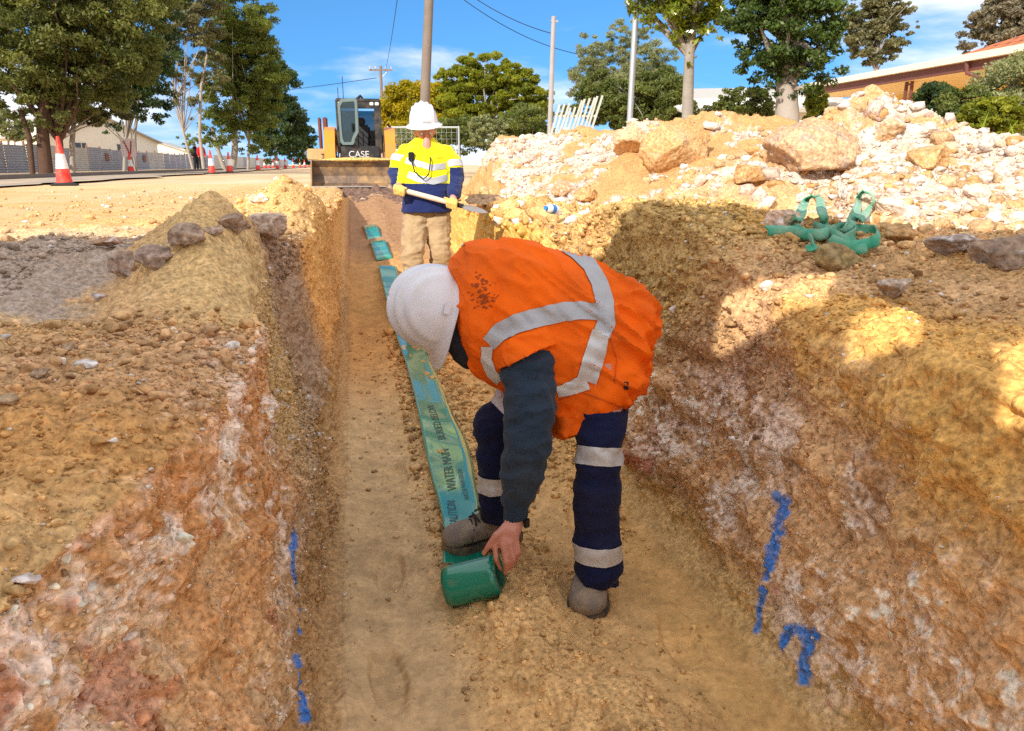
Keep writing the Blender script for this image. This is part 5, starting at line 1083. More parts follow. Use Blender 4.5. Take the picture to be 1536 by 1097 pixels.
A3=A+n*5.2+e*2.6+Vector((0,0,.2)); h(roofpoly('tiled_roof',[A3,A3+e*4.6,A3+e*4.2+n*2.3+Vector((0,0,1.05)),A3+e*.9+n*2.3+Vector((0,0,1.05))],M_TILE2,None))
h(seg(MB(),A3-Vector((0,0,1.35))+n*.3,A3+e*4.6-Vector((0,0,1.35))+n*.3,.2,2.3).build('wall',M_YW))
for px_ in (1350,1468):
    r_=ray(px_,120); # on the eave line
    s_=((Vector(CAM)-A).cross(Vector((r_[0],r_[1],0)))).z/(e.cross(Vector((r_[0],r_[1],0)))).z; q=A+e*s_+n*.25
    for dx in (-.09,.09): h(MB().box((q.x+e.x*dx,q.y+e.y*dx,1.13),(.055,.055,2.26)).build('post',M_MAR))
    for z in (.5,1.1,1.7,2.15): h(MB().box((q.x,q.y,z),(.2,.05,.04),math.atan2(e.y,e.x)).build('post_rung',M_MAR))
h(MB().tube([B+e*.05-n*.03+Vector((0,0,-.03)),B+e*.07+Vector((0,0,-.28)),B+e*.45+n*.2+Vector((0,0,-.48)),B+e*.5+n*.22+Vector((0,0,-2.4))],.045,8).build('downpipe',M_MAR,None,True))
s1=A+e*1.3+n*2.27; wf=MB(); wf.box((s1.x,s1.y,1.55),(.50,.06,.9),math.atan2(e.y,e.x)); w_=h(wf.build('window',simple('pink_blind',(.55,.30,.33),.6)))
wf=MB()
for dx,dz,a_,b_ in ((-.28,0,.07,1.04),(.28,0,.07,1.04),(0,.48,.6,.07),(0,-.48,.6,.07),(0,0,.04,.9)): wf.box((s1.x+e.x*dx-n.x*.04,s1.y+e.y*dx-n.y*.04,1.55+dz),(a_,.05,b_),math.atan2(e.y,e.x))
fr_=wf.build('frame',M_CREAM); fr_.parent=w_

# ---- simple gabled houses
def gable(name,x,y,w_,d_,hw,hr,rz,wm,rm,label,wins=()):
    root=empty(name,(x,y,0),rz,label,'house')
    bm=MB(); bm.prism([(-w_/2,0),(w_/2,0),(w_/2,hw),(0,hr-.05),(-w_/2,hw)],d_,Matrix.Translation((0,d_/2,0))@Matrix.Rotation(math.pi/2,4,'X')); bm.build('wall',wm,root)
    for s in (-1,1): roofpoly('roof',[(s*(w_/2+.35),-d_/2-.4,hw-.18),(s*(w_/2+.35),d_/2+.4,hw-.18),(0,d_/2+.4,hr+.05),(0,-d_/2-.4,hr+.05)],rm,root,.1)
    for (wx,wz,ww,wh) in wins:
        q=MB().box((wx,-d_/2-.02,wz),(ww,.06,wh)).build('window',simple('dark_window',(.03,.035,.04),.15),root)
        MB().box((wx,-d_/2-.06,wz+wh/2),(ww+.12,.05,.06)).box((wx,-d_/2-.06,wz-wh/2),(ww+.12,.05,.06)).box((wx,-d_/2-.06,wz),(.05,.05,wh)).build('frame',M_CREAM,q)
    return root
def at(px,py,d): p=HZ(px,py,d); return p
p=at(95,250,78); gable('pale_house',p[0],p[1],14,9,2.6,4.3,math.radians(68),M_CREAM,M_GREYR,'low white house with a wide grey roof behind the iron fence',[(-3,1.8,1.2,.7),(2,1.8,1.2,.7)])
p=at(160,250,86); gable('pale_house',p[0],p[1],4.4,6,2.5,3.8,math.radians(25),M_CREAM,M_GREYR,'small cream gabled house end between the trees and the road sign',[(-.9,2.2,.7,.7),(.8,2.2,.7,.7)])
p=at(1075,180,26); gable('pale_house',p[0],p[1],5.0,6,2.1,2.7,math.radians(70),simple('white_render',(.80,.77,.70),.9),M_GREYR,'white low building between the magnolia and the dark tree',[(.9,1.5,.8,.6)])
p=at(250,250,120); gable('pale_house',p[0],p[1],9,8,2.0,3.4,0,M_CREAM,M_GREYR,'tiny distant house at the end of the iron fence')
# ---- poles and wires
M_WOOD=simple('weathered_pole',(.20,.16,.13),.9,0,.25,3,.5,20,.02); M_GALV=simple('galvanised_pole',(.42,.45,.47),.5,.5,.1,4)
def pole(name,px,pt,d,r0,r1,ztop,mat,label,lean=0.,cross=None):
    p=at(px,200,d); root=empty(name,(p[0],p[1],-.1),0,label,'pole'); tp=Vector((lean,0,ztop+.1)); MB().tube([(0,0,0),tp*.5,tp],[r0,(r0+r1)/2,r1],14).build('shaft',mat,root,True)
    if cross:
        MB().box((tp.x,0,ztop-.25),(cross,.12,.14),-YAW).build('cross_arm',M_WOOD,root)
        for s in (-1,1): MB().tube([(tp.x+s*cross*.3,-.02,ztop-.3),(tp.x,0,ztop-.95)],.03,6).build('brace',M_GALV,root)
        for k in (-.46,-.22,.22,.46): MB().tube([(tp.x+cross*k,0,ztop-.18),(tp.x+cross*k,0,ztop+.05)],.05,8).build('insulator',simple('ceramic',(.5,.45,.42),.3),root)
    return root,Vector(p)
pr,pp=pole('power_pole',630,0,24,.16,.12,8.2,M_WOOD,'tall leaning timber power pole rising behind the worker in yellow',.62,1.8)
pole('power_pole',575,0,70,.16,.12,8.7,M_WOOD,'distant timber power pole with a cross arm above the loader',0,2.0)
pg,p2=pole('street_pole',823,0,22,.075,.06,4.3,simple('grey_post',(.36,.33,.32),.8,0,.2,4),'slim grey post beside the leaning white slats',.10)
MB().box((.12,0,4.28),(.2,.06,.05)).build('bracket',M_GALV,pg)
pole('street_pole',942,0,13,.052,.045,5.5,M_GALV,'bare galvanised steel pole in front of the magnolia',.10)
def wire(a,b_,sag,label,r=.012,nn_=24):
    pts=[Vector(a).lerp(Vector(b_),i/nn_)-Vector((0,0,sag*4*(i/nn_)*(1-i/nn_))) for i in range(nn_+1)]; tag(MB().tube(pts,r,5).build('wire',M_BLACK,None,True),label,'wire')
wp=Vector(at(640,0,24)); 
wire(Vector(P(640,-60,24.5)),Vector(P(826,50,22.8)),.30,'upper overhead wire running down to the slim grey post')
wire(Vector(P(640,-45,24.5)),Vector(P(870,82,27)),.42,'lower overhead wire passing behind the slim grey post')
wire(Vector(P(575,115,72)),Vector(P(604,-60,24)),.5,'thin wire left of the timber power pole near the sky',.015)
wire(Vector(P(565,117,72)),Vector(P(200,150,130)),.6,'long far wire crossing the gap above the road',.03)
# ---- temporary fence and leaning slats
tf=empty('temporary_fence',tuple(at(637,240,19)*np.array([1,1,0])),-YAW,'galvanised temporary fence panel behind the worker in yellow','fence')
for x in (-.87,.85): MB().cyl((x,0,0),(x,0,1.3),.024,8).build('post',M_GALV,tf)
MB().cyl((-.87,0,1.27),(.85,0,1.27),.022,8).build('rail',M_GALV,tf)
wm=MB()
for k in range(14): wm.box((-.8+.123*k,0,.65),(.004,.004,1.2))
for k in range(8): wm.box((0,0,.1+.15*k),(1.7,.004,.004))
wm.build('wire_mesh',M_GALV,tf)
sl=empty('slat_stack',tuple(at(845,200,15)*np.array([1,1,0])+np.array([0,0,.0])),-YAW,'white timber slats leaning in a row among the bushes','slat stack')
for k in range(11):
    x=-.42+.075*k; L=1.30+.035*k-(.22 if k in(3,4) else 0); MB().box((x+.16,0,.88),(.040,.03,1.9 if k<0 else L),Matrix.Rotation(math.radians(16+1.2*(k%3)),4,'Y')).build('slat',simple('white_slat',(.46,.47,.44),.8,0,.2,4),sl)
MB().box((.1,.04,.75),(.8,.03,.04)).box((.25,.04,1.3),(.8,.03,.04)).build('rail',M_CREAM,sl)
# ------------------------------------------------------------ cones, sign, walkers, slings, bottle
M_CR=simple('cone_red',(.80,.035,.02),.55,0,.08,8,0,30,.01,.5,0,(.6,.4,.25),.3,8.); M_CW=simple('cone_white',(.82,.80,.80),.5,0,.05,8,0,30,.01,.5,0,(.6,.5,.35),.25,9.); M_CB=simple('cone_base',(.03,.03,.03),.8,0,.2,9)
def cone():
    r=empty('traffic_cone'); h_=.92; rr=lambda z:.155*(1-z/h_)+.028*(z/h_)
    MB().lathe([(rr(.03),.03),(rr(.32),.32),(rr(.32)-.01,.32),(rr(.03)-.01,.03)],28).build('body',M_CR,r,True)
    MB().lathe([(rr(.60),.60),(rr(h_),h_),(.012,h_+.005),(.0,h_-.01)],28).build('tip',M_CR,r,True)
    MB().lathe([(rr(.32)+.002,.32),(rr(.60)+.002,.60),(rr(.60)-.01,.60),(rr(.32)-.01,.32)],28).build('white_sleeve',M_CW,r,True)
    MB().box((0,0,.02),(.46,.46,.035),.2,.012).lathe([(.19,.035),(.165,.06)],24).build('base',M_CB,r); return r
def copy_tree(o,parent=None):
    q=o.copy(); COL.objects.link(q); q.parent=parent
    for ch_ in [x for x in bpy.data.objects if x.parent==o]: copy_tree(ch_,q)
    return q
c0=cone(); CN=[]
row=[(93,None,'largest red and white cone, nearest on the left'),(317,None,'second cone, just right of the walkers'),(344,None,'third cone in the row along the road'),(387,None,'fourth cone, before the gap in the row'),(416,None,'fifth cone in the row along the road'),(428,None,'sixth cone in the row along the road'),(440,None,'seventh cone in the row along the road'),(450,None,'eighth cone in the row, nearing the loader'),(457,None,'ninth cone in the row, nearing the loader'),(463,None,'last but one cone of the far row'),(468,None,'last cone of the far row, beside the loader bucket')]
for i,(px_,_,lb) in enumerate(row):
    o=c0 if i==0 else copy_tree(c0); k=.2036*1.035-(768-px_)/1110*.979; t=-5.55/k; q=P(px_,250,t); o.location=(q[0],q[1],.032 if i else .0); o.rotation_euler=(0,0,i*.7); tag(o,lb+(' ' if 'cone' in lb else ''),'cone','traffic cones along the road edge')
    o['label']=lb
for px_,X_c,lb in ((196,-9.6,'lone cone standing below the square roadwork sign'),(397,-8.1,'leftmost of three small far cones across the road'),(403,-8.1,'middle of three small far cones across the road'),(409.5,-8.1,'rightmost of three small far cones across the road')):
    o=copy_tree(c0); k=.2036*1.035-(768-px_)/1110*.979; q=P(px_,250,X_c/k); o.location=(q[0],q[1],.0); tag(o,lb,'cone','traffic cones along the road edge'); o['label']=lb
# roadwork sign
q=P(196,250,34.5); SG=empty('road_sign',(q[0],q[1],0),math.radians(16),'square white roadwork sign with a dark red mark on a thin stand','sign')
MB().box((0,0,1.15),(.62,.02,.80),bev=.004).build('panel',simple('sign_white',(.74,.62,.60),.5),SG)
for x0,z0,x1,z1 in ((-.16,1.45,-.04,1.10),(-.04,1.10,.02,.86),(.15,1.45,.10,1.12),(.10,1.12,.06,.86)): MB().tube([(x0,-.016,z0),(x1,-.016,z1)],.028,6).build('mark',simple('sign_red',(.35,.05,.04),.5),SG)
for x in (-.22,.22): MB().tube([(x,.02,.0),(x*.4,.02,.9)],.015,6).build('stand_leg',M_GALV,SG)
MB().tube([(.22,.02,0),(.2,.02,1.9)],.015,6).build('stake',M_WOOD,SG)
# two walkers far up the verge
def walker(px_,t,shirt,label,stride,hair):
    q=P(px_,250,t); W=empty('person',(q[0],q[1],0),math.radians(20),label,'person'); s=stride
    b=Blob(); b.ell((0,0,1.62),(.085,.10,.12)); b.caps([(0,0,1.55),(0,0,1.42),(0,0,1.2),(0,0,.95)],[.05,.12,.13,.14]); 
    b.caps([(-.16,0,1.40),(-.22,.05*s,1.15),(-.20,-.08,.92)],[.055,.045,.035]); b.caps([(.16,0,1.40),(.22,-.05*s,1.15),(.20,-.10,.92)],[.055,.045,.035])
    b.ell((-.20,-.09,.89),(.035,.045,.06)); b.ell((.20,-.11,.89),(.035,.045,.06)); b.ell((0,-.09,1.60),(.018,.03,.03))
    b.caps([(-.09,0,.92),(-.10,-.10*s,.50),(-.10,.05*s,.08)],[.09,.06,.04]); b.caps([(.09,0,.92),(.10,.10*s,.50),(.10,.15*s,.08)],[.09,.06,.04]); b.build('body',M_SKIN,W,.02,2)
    b=Blob(); b.caps([(0,0,1.46),(0,0,1.2),(0,0,.93)],[.145,.16,.165]); b.caps([(-.17,0,1.40),(-.23,.05*s,1.15),(-.21,-.08,.95)],[.075,.065,.05]); b.caps([(.17,0,1.40),(.23,-.05*s,1.15),(.21,-.10,.95)],[.075,.065,.05]); b.build('jumper',shirt,W,.018,2,folds(9,.01))
    b=Blob(); b.caps([(-.09,0,.93),(-.10,-.10*s,.50),(-.10,.05*s,.10)],[.11,.08,.06]); b.caps([(.09,0,.93),(.10,.10*s,.50),(.10,.15*s,.10)],[.11,.08,.06]); b.build('trousers',M_BLACK,W,.018,2,folds(9,.01))
    Blob().ell((0,.015,1.66),(.095,.105,.10)).build('hair',hair,W,.015,1)
    for x,y in ((-.10,.05*s),(.10,.15*s)): Blob().caps([(x,y+.03,.05),(x,y-.14,.04)],[.05,.04]).build('shoe',M_CW,W,.012,1)
walker(295,50,M_BLACK,'walker in black clothing on the left of a pair',1,bpy.data.materials['dark_hair']); walker(304,48.5,cloth('red_fabric',(.50,.02,.035),.9),'walker in a dark red jumper beside the one in black',-1,bpy.data.materials['dark_hair'])
# green lifting slings
M_SL=cloth('green_webbing',(.05,.34,.20),.85,.15,(.50,.50,.38),.6,9.,300)
SLG=empty('lifting_sling',Vector(G(1250,360,.02)),0,'faded green webbing lifting slings lying in loops on the rubble','sling')
def webbing(pts,wdir,w=.040,par=SLG):
    P_=[PV(p[0],p[1],min(hit_t(p[0],p[1]+(16 if p[1]<335 else 0),p[2]),4.4)-.07) for p in pts]; D=dens(P_,10); V=[]
    for i,p in enumerate(D):
        t=(D[min(i+1,len(D)-1)]-D[max(i-1,0)]).normalized(); wd=Vector(wdir(i/(len(D)-1))); wd=(wd-t*wd.dot(t)).normalized()
        for k in range(5): s_=(k/4-.5); V.append(tuple(p+wd*w*s_+t.cross(wd)*.004*math.cos(s_*6)))
    o=mesh_np('webbing',V,gridF(len(D),5),M_SL); o.modifiers.new('s','SOLIDIFY').thickness=.004; o.parent=par; o.matrix_parent_inverse=Matrix.Translation(-par.location); return o
vu=Vector(Uv);vf=Vector(Fv);vr=Vector(Rv)
webbing([(1150,346,3.9),(1180,346,3.8),(1210,352,3.7),(1240,350,3.65),(1268,340,3.65),(1285,348,3.6),(1270,360,3.5)],lambda s:vu*.9+vf*.4)
webbing([(1185,338,3.85),(1200,322,3.8),(1207,304,3.78),(1218,294,3.78),(1229,297,3.75),(1233,318,3.72),(1240,338,3.68),(1262,356,3.6)],lambda s:vr*.75+vf*.6+vu*.1)
webbing([(1180,338,3.8),(1205,350,3.7),(1225,368,3.5),(1210,374,3.5)],lambda s:vu*.5+vf*.7)
webbing([(1258,352,3.62),(1278,330,3.66),(1288,305,3.68),(1291,290,3.7),(1302,290,3.72),(1311,300,3.72),(1302,318,3.7),(1288,330,3.66)],lambda s:vr*.6+vf*.75)
webbing([(1245,360,3.5),(1270,369,3.42),(1300,366,3.42),(1317,358,3.45),(1312,346,3.55),(1285,344,3.6),(1262,345,3.62)],lambda s:vu*.85+vf*.3)
webbing([(1222,340,3.72),(1250,352,3.6),(1280,372,3.42),(1300,372,3.40)],lambda s:vu*.8+vf*.5)
# bottle
q=PV(828,314,4.4); BT=empty('bottle',q,math.radians(35),'white plastic bottle with a blue cap lying on the rubble','bottle'); BT.rotation_euler=(math.radians(80),math.radians(10),math.radians(-55))
MB().lathe([(0,-.05),(.026,-.05),(.028,-.04),(.028,.03),(.02,.045),(.012,.05),(0,.05)],20).build('body',simple('bottle_white',(.8,.8,.8),.3),BT,True); MB().lathe([(.0285,-.015),(.0285,.02)],20).lathe([(.013,.05),(.013,.065),(0,.065)],16).build('cap',simple('blue_plastic',(.03,.22,.62),.35),BT,True)
# ------------------------------------------------------------ trees and plants
def leafmat(name,c1,c2,trans=.35,rough=.5,spec=.3):
    m,nt,b=newmat(name); at_=N(nt,'ShaderNodeAttribute',attribute_name='rnd'); r=N(nt,'ShaderNodeMix',data_type='RGBA'); nt.links.new(at_.outputs['Fac'],r.inputs[0]); r.inputs[6].default_value=(*c1,1); r.inputs[7].default_value=(*c2,1)
    nt.links.new(r.outputs[2],b.inputs['Base Color']); b.inputs['Roughness'].default_value=rough; b.inputs['Specular IOR Level'].default_value=spec
    tr_=N(nt,'ShaderNodeBsdfTranslucent'); g=N(nt,'ShaderNodeVectorMath',operation='MULTIPLY'); nt.links.new(r.outputs[2],g.inputs[0]); g.inputs[1].default_value=(1.5,1.6,.8); nt.links.new(g.outputs[0],tr_.inputs['Color'])
    ms=N(nt,'ShaderNodeMixShader'); ms.inputs[0].default_value=trans; out=nt.nodes['Material Output']; nt.links.new(b.outputs[0],ms.inputs[1]); nt.links.new(tr_.outputs[0],ms.inputs[2]); nt.links.new(ms.outputs[0],out.inputs['Surface']); return m
def crown(name,blobs,n,leaf,mat,par,seed,clump=.22,asp=2.2,hollow=.55,nclump=34,droop=0.):
    n=int(n*1.7); leaf=leaf*.64; clump=clump*.82; nclump=int(nclump*1.25)
    r=np.random.default_rng(seed); vol=np.array([b[3]*b[4]*(b[3]+b[4]) for b in blobs],float); vol/=vol.sum(); C=[];S=[];T=[]
    for (px_,py_,d,rx,ry),v in zip(blobs,vol):
        c=HZ(px_,py_,d); k=d*1.04/FP; rx,ry=rx*k,ry*k; m=max(6,int(nclump*len(blobs)*v)); u=r.normal(size=(m,3)); u/=np.linalg.norm(u,axis=1,keepdims=True); rad=r.uniform(hollow**2,1,m)**.5
        cc=c+u*rad[:,None]*np.array([rx,rx*.9,ry]); C.append(cc); S.append(np.full(m,min(rx,ry)*clump)*r.uniform(.55,1.5,m)); T.append(r.random(m))
    C=np.concatenate(C);S=np.concatenate(S);T=np.concatenate(T); w=S**2; idx=r.choice(len(C),n,p=w/w.sum())
    off=r.normal(size=(n,3)); off/=np.linalg.norm(off,axis=1,keepdims=True); off*=(r.random(n)**.5)[:,None]*S[idx][:,None]*np.array([1.25,1.25,.75]); p=C[idx]+off
    a=r.normal(size=(n,3)); a[:,2]-=droop; a/=np.linalg.norm(a,axis=1,keepdims=True); b_=np.cross(a,r.normal(size=(n,3))); b_/=np.linalg.norm(b_,axis=1,keepdims=True)
    sz=leaf*r.uniform(.6,1.4,n)[:,None]; A=a*sz*.5;B=b_*sz*.5/asp; nn_=np.cross(a,b_)*sz*.10
    V=np.stack([p-A,p+B+nn_,p+A,p-B+nn_],1).reshape(-1,3); F=np.arange(4*n).reshape(n,4); rnd=np.repeat(np.clip(.55*T[idx]+.45*r.random(n),0,1),4)
    return mesh_np(name,V,F,mat,par,False,attrs={'rnd':rnd}),C
def tree(name,label,cat,base,trunk,blobs,n,leaf,mat,bark,seed,limbs=7,group=None,tr=None,**k):
    """trunk: list of (px,py,r px) from the ground up at distance d"""
    d=blobs[0][2]; bp=HZ(base[0],base[1],base[2] if len(base)>2 else d); root=empty(name,(bp[0],bp[1],-.05),0,label,cat,group); inv=Matrix.Translation(-root.location)
    o,C=crown('crown',blobs,n,leaf,mat,root,seed,**k); o.matrix_parent_inverse=inv
    r=random.Random(seed)
    for tk in trunk:
        pts=[Vector((bp[0] if i<0 else HZ(a,b_,d)[0],HZ(a,b_,d)[1],HZ(a,b_,d)[2])) for i,(a,b_,_) in enumerate(tk)]; rs=[w*d*1.04/FP for _,_,w in tk]; pts[0].z=-.05
        pts=[p+Vector((r.uniform(-.03,.03)*rs[0]*8,r.uniform(-.1,.1),0)) if 0<i<len(pts)-1 else p for i,p in enumerate(pts)]
        t=MB().tube(pts,rs,10); t_=t.build('trunk',bark,root,True); t_.matrix_parent_inverse=inv
    top=pts[-1]; tr0=rs[-1]; bm=MB(); ch_=r.sample(range(len(C)),min(limbs*2,len(C)))
    for j,ci in enumerate(ch_):
        s=pts[-1-(j%2)] if len(pts)>2 else top; e_=Vector(C[ci]); mid=s.lerp(e_,.5)+Vector((r.uniform(-.3,.3),r.uniform(-.3,.3),r.uniform(0,.35)))*(e_-s).length*.3
        bm.tube([s,mid,e_],[tr0*.7,tr0*.4,tr0*.12],6)
    q=bm.build('branches',bark,root,True); q.matrix_parent_inverse=inv; return root
BK_D=simple('dark_bark',(.10,.055,.035),.95,0,.3,5,.8,15,.04); BK_P=simple('pale_bark',(.36,.31,.26),.85,0,.25,4,.4,12,.02); BK_G=simple('grey_bark',(.30,.27,.23),.9,0,.25,5,.6,15,.03)
L_EUC=leafmat('gum_leaves',(.035,.052,.012),(.25,.26,.07)); L_DRK=leafmat('dark_leaves',(.014,.034,.014),(.10,.15,.045),.3); L_OLV=leafmat('olive_leaves',(.09,.09,.04),(.27,.25,.12),.3); L_BRT=leafmat('bright_leaves',(.05,.075,.016),(.26,.29,.06),.4)
L_YEL=leafmat('yellow_leaves',(.18,.17,.010),(.58,.44,.015),.4); L_RND=leafmat('round_tree_leaves',(.09,.12,.012),(.40,.40,.04),.45); L_GRY=leafmat('grey_leaves',(.14,.16,.07),(.36,.37,.18),.3); L_MAG=leafmat('glossy_leaves',(.07,.11,.015),(.38,.42,.05),.45,.25,.7); L_TRD=leafmat('dark_glossy_leaves',(.010,.026,.010),(.13,.20,.035),.25,.42,.4); L_BSH=leafmat('bush_leaves',(.05,.075,.02),(.22,.25,.06),.3); L_STR=leafmat('strap_leaves',(.14,.24,.02),(.36,.48,.05),.4)
tree('gum_tree','huge dark gum tree with rusty brown trunk at the top left','tree',(68,256,35),[[(68,256,8),(66,215,7),(62,180,6),(72,110,5)],[(48,256,3),(44,205,3),(30,165,2.5)],[(90,256,4),(88,215,4),(84,180,3)]],[(15,50,35,95,75),(110,35,35,100,85),(50,125,35,95,50),(145,95,35,70,65),(0,150,35,50,35),(90,165,35,60,25),(40,-40,35,110,60),(160,-20,35,90,70)],52000,.24,L_EUC,BK_D,1,12,nclump=76,clump=.16)
tree('gum_tree','slender pale trunked gum leaning behind the iron fence','tree',(105,256,38),[[(108,256,3),(106,215,3),(112,170,2.4)],[(95,256,2.6),(92,210,2.4),(80,175,2)]],[(110,150,38,45,30),(75,160,38,35,25),(150,165,38,35,25)],9000,.22,L_OLV,BK_P,2,8)
tree('gum_tree','dark drooping gum tree behind the square roadwork sign','tree',(202,256,43),[[(203,256,2.2),(202,200,2),(208,160,1.5)],[(186,256,2.4),(188,215,2),(196,160,1.6)]],[(212,50,43,45,70),(215,130,43,40,40),(180,100,43,45,50),(235,165,43,22,24),(170,170,43,40,28),(225,-30,43,50,50)],26000,.26,L_DRK,BK_G,3,10,nclump=50,clump=.2,droop=.5)
tree('gum_tree','tall sparse olive gum with bare limbs left of centre','tree',(304,256,52),[[(306,256,2.4),(300,200,2),(302,130,1.6),(315,60,1)],[(290,256,1.6),(276,200,1.4),(262,150,1)]],[(262,40,52,32,50),(292,20,52,40,40),(275,110,52,28,45),(310,90,52,30,40),(285,-20,52,40,35)],17000,.24,L_OLV,BK_P,4,16,nclump=44,clump=.16,hollow=.3)
tree('gum_tree','tall dense gum with bright green top above the far cones','tree',(345,258,56),[[(348,258,4.5),(352,225,4),(350,170,3),(352,90,2)],[(338,258,3),(326,225,2.6),(318,190,2)],[(372,258,1.8),(374,215,1.5),(378,180,1)]],[(365,30,56,42,45),(345,75,56,40,35),(380,100,56,40,45),(350,150,56,48,38),(392,150,56,34,40),(320,200,56,36,25),(365,205,56,42,24),(295,215,56,25,18)],42000,.28,L_BRT,BK_P,5,16,nclump=60,clump=.2)
tree('gum_tree','dark bushy gum tree to the right of the bright topped one','tree',(415,258,66),[[(415,258,2.5),(413,225,2),(410,180,1.4)]],[(410,125,66,32,34),(428,140,66,20,25),(418,185,66,36,38),(400,215,66,30,24),(435,215,66,22,26)],20000,.34,L_DRK,BK_G,6,8,nclump=46)
tree('gum_tree','small distant dark tree beside the loader at the road end','tree',(458,256,96),[[(458,256,1),(458,235,1),(458,215,.8)]],[(452,205,96,20,22),(466,215,96,12,14),(455,232,96,22,14)],8000,.42,L_DRK,BK_G,7,6)
tree('gum_tree','pale thin tree behind the dark gate at the far left','tree',(12,256,60),[[(12,256,1.4),(12,215,1.2),(14,180,1)],[(22,256,1),(22,190,.8),(22,165,.6)]],[(15,190,60,22,18),(45,195,60,20,14)],3500,.3,L_GRY,BK_P,8,6)
tree('wattle','bright yellow wattle behind the loader and timber pole','tree',(600,250,36),[[(600,250,2),(600,215,2),(600,180,1.5)]],[(592,175,36,24,40),(620,150,36,30,26),(655,150,36,34,28),(610,195,36,35,25),(655,190,36,40,26)],32000,.22,L_YEL,BK_G,9,6,nclump=56,clump=.34)
tree('round_tree','big rounded olive green tree left of the slim grey post','tree',(735,250,33),[[(735,250,4),(735,200,3.5),(735,160,3)]],[(735,108,33,46,28),(695,125,33,38,30),(768,128,33,38,30),(798,152,33,28,28),(715,152,33,54,32),(770,170,33,50,28),(690,180,33,40,24),(740,185,33,60,22)],48000,.20,L_RND,BK_G,10,8,nclump=46,clump=.22)
for i,(px_,py_,d,rx,ry,mt_,lb) in enumerate([(625,200,26,26,18,L_GRY,'grey green shrub left of the worker in yellow'),(690,195,26,36,20,L_BSH,'grey green shrub right of the white wide brim helmet'),(740,190,25,34,16,L_GRY,'brownish low shrub below the rounded tree'),(790,182,25,38,22,L_BSH,'dark green shrub beside the leaning white slats'),(1120,152,14,38,20,L_BSH,'yellow green bush under the dark glossy tree'),(1080,168,15,26,14,L_GRY,'thin twiggy bush before the white building'),(1405,150,10.5,26,22,L_DRK,'dark bush in front of the verandah post'),(1448,160,9.8,38,22,L_BSH,'mid green bush right of the dark bush by the verandah'),(1515,130,10.,40,36,L_GRY,'big grey green bush at the right edge of the photo'),(1490,172,9.2,34,20,L_RND,'yellow green bush above the strap leaved plant'),(1385,178,10.5,24,14,L_BSH,'small bush at the back foot of the white heap'),(1225,150,13,14,18,L_MAG,'small light green shrub at the left end of the yellow house')]):
    tree('bush',lb,'bush',(px_,250,d),[[(px_,250,1.),(px_,py_+5,.8),(px_,py_,.5)]],[(px_,py_,d,rx,ry),(px_-rx*.5,py_+ry*.5,d,rx*.6,ry*.7),(px_+rx*.5,py_+ry*.6,d,rx*.6,ry*.7),(px_,py_+ry*1.2,d,rx*1.0,ry*.8)],5000 if d>12 else 8000,.13 if d>20 else (.085 if d>12 else .06),mt_,BK_G,40+i,5,nclump=30,clump=.3)
tree('casuarina','feathery grey green tree behind the galvanised pole','tree',(940,250,25),[[(940,250,2.2),(940,170,2),(935,120,1.4)]],[(900,75,25,38,26),(940,60,25,38,26),(965,100,25,46,34),(885,115,25,36,34),(930,130,25,60,36),(1000,130,25,30,28)],30000,.16,L_GRY,BK_G,11,16,nclump=46,clump=.2,asp=5.,hollow=.35)
tree('conifer_bush','dark green layered bush around the white slats and pole','tree',(950,250,18),[[(950,250,2),(950,190,2),(950,150,1.5)]],[(895,130,18,28,24),(885,165,18,40,22),(935,150,18,42,32),(985,140,18,40,32),(1015,165,18,36,24),(960,180,18,60,20)],34000,.12,L_BSH,BK_G,12,8,nclump=46,clump=.26,asp=3.)
tree('magnolia','magnolia with large yellow green leaves and smooth grey trunk','tree',(1033,250,13),[[(1033,250,8),(1034,150,7.5),(1036,85,6.5),(1040,30,5)]],[(1000,10,13,42,36),(1050,0,13,46,42),(975,-20,13,40,40),(1070,40,13,26,22),(1028,50,13,30,22),(1030,-60,13,70,40),(1036,88,13,9,10)],5200,.17,L_MAG,BK_G,13,10,nclump=34,clump=.24,asp=2.6,hollow=.4)
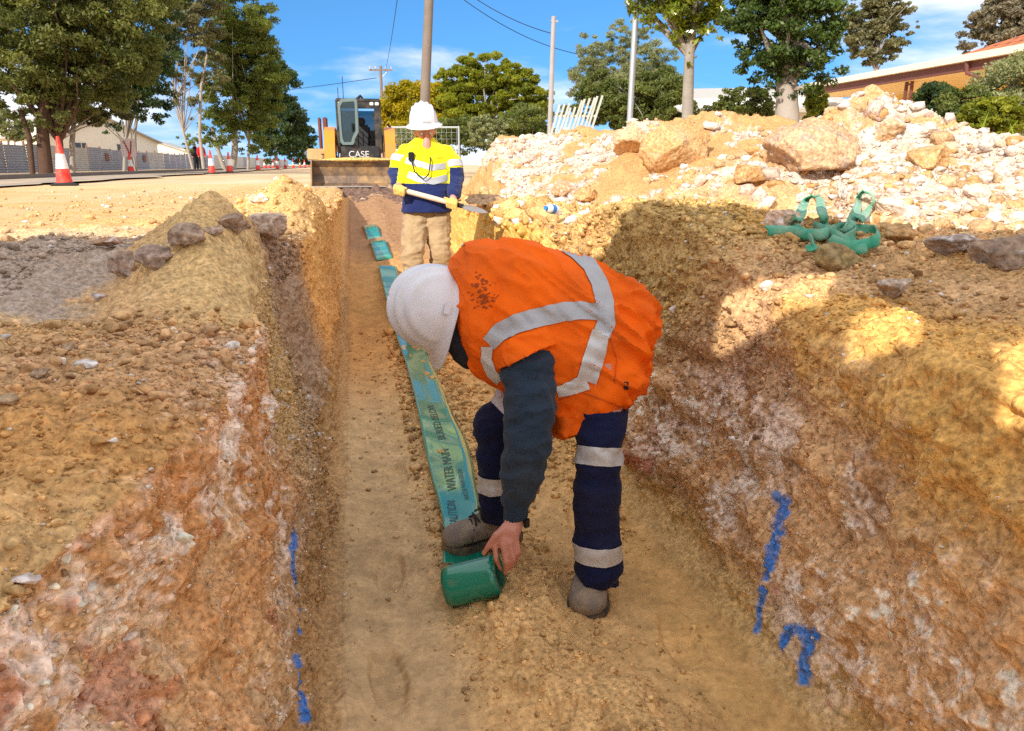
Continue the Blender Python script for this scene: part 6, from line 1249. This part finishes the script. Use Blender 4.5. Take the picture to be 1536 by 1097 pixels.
tree('glossy_tree','dense dark glossy tree with a thick pale trunk','tree',(1186,250,11.7),[[(1186,250,16),(1186,175,15),(1184,130,13),(1182,60,9)]],[(1180,50,11.7,70,50),(1150,90,11.7,52,38),(1215,90,11.7,46,40),(1190,125,11.7,50,26),(1215,10,11.7,62,48),(1135,20,11.7,42,45),(1180,-60,11.7,90,55)],26000,.095,L_TRD,BK_P,14,10,nclump=60,clump=.2,asp=2.2)
tree('gum_tree','airy distant gum tree above the brown tiled roof','tree',(1315,250,42),[[(1315,250,2),(1312,110,1.8),(1318,50,1.2)]],[(1300,30,42,32,24),(1335,20,42,26,22),(1290,60,42,24,22),(1320,70,42,30,22),(1350,72,42,18,16),(1370,42,42,12,8),(1310,-10,42,30,20)],11000,.26,L_OLV,BK_P,15,16,nclump=24,clump=.24,hollow=.3)
tree('gum_tree','greyish brown tree crown behind the orange roof at top right','tree',(1500,250,34),[[(1500,250,3),(1500,110,2.6),(1500,60,2)]],[(1480,45,34,30,24),(1515,25,34,38,32),(1530,60,34,30,24),(1455,66,34,20,14),(1540,-10,34,40,36)],20000,.20,leafmat('grey_brown_leaves',(.14,.12,.08),(.34,.29,.20),.3),BK_G,16,12,nclump=46,clump=.2)
# strap leaved plant
q=HZ(1508,215,6.6); SP=empty('strap_leaf_plant',(q[0],q[1],.2),0,'plant with long pale green strap leaves behind the heap','plant'); r=random.Random(4)
for k in range(34):
    a=r.uniform(0,6.28); L=r.uniform(.32,.62); up=r.uniform(.5,1.); w=r.uniform(.014,.022); V=[]
    ox,oy=r.uniform(-.22,.22),r.uniform(-.15,.15)
    for i in range(9):
        s=i/8; rad=L*.75*s*(1.1-up*.5); z=L*up*s*1.2-L*.7*s*s*(1.3-up); ww=w*(1-s**2)+.001; c_,s_=math.cos(a),math.sin(a)
        V+= [(ox+c_*rad-s_*ww,oy+s_*rad+c_*ww,z),(ox+c_*rad,oy+s_*rad,z-.006),(ox+c_*rad+s_*ww,oy+s_*rad-c_*ww,z)]
    o=mesh_np('leaf',V,gridF(9,3),L_STR,SP,attrs={'rnd':np.full(27,r.random())})
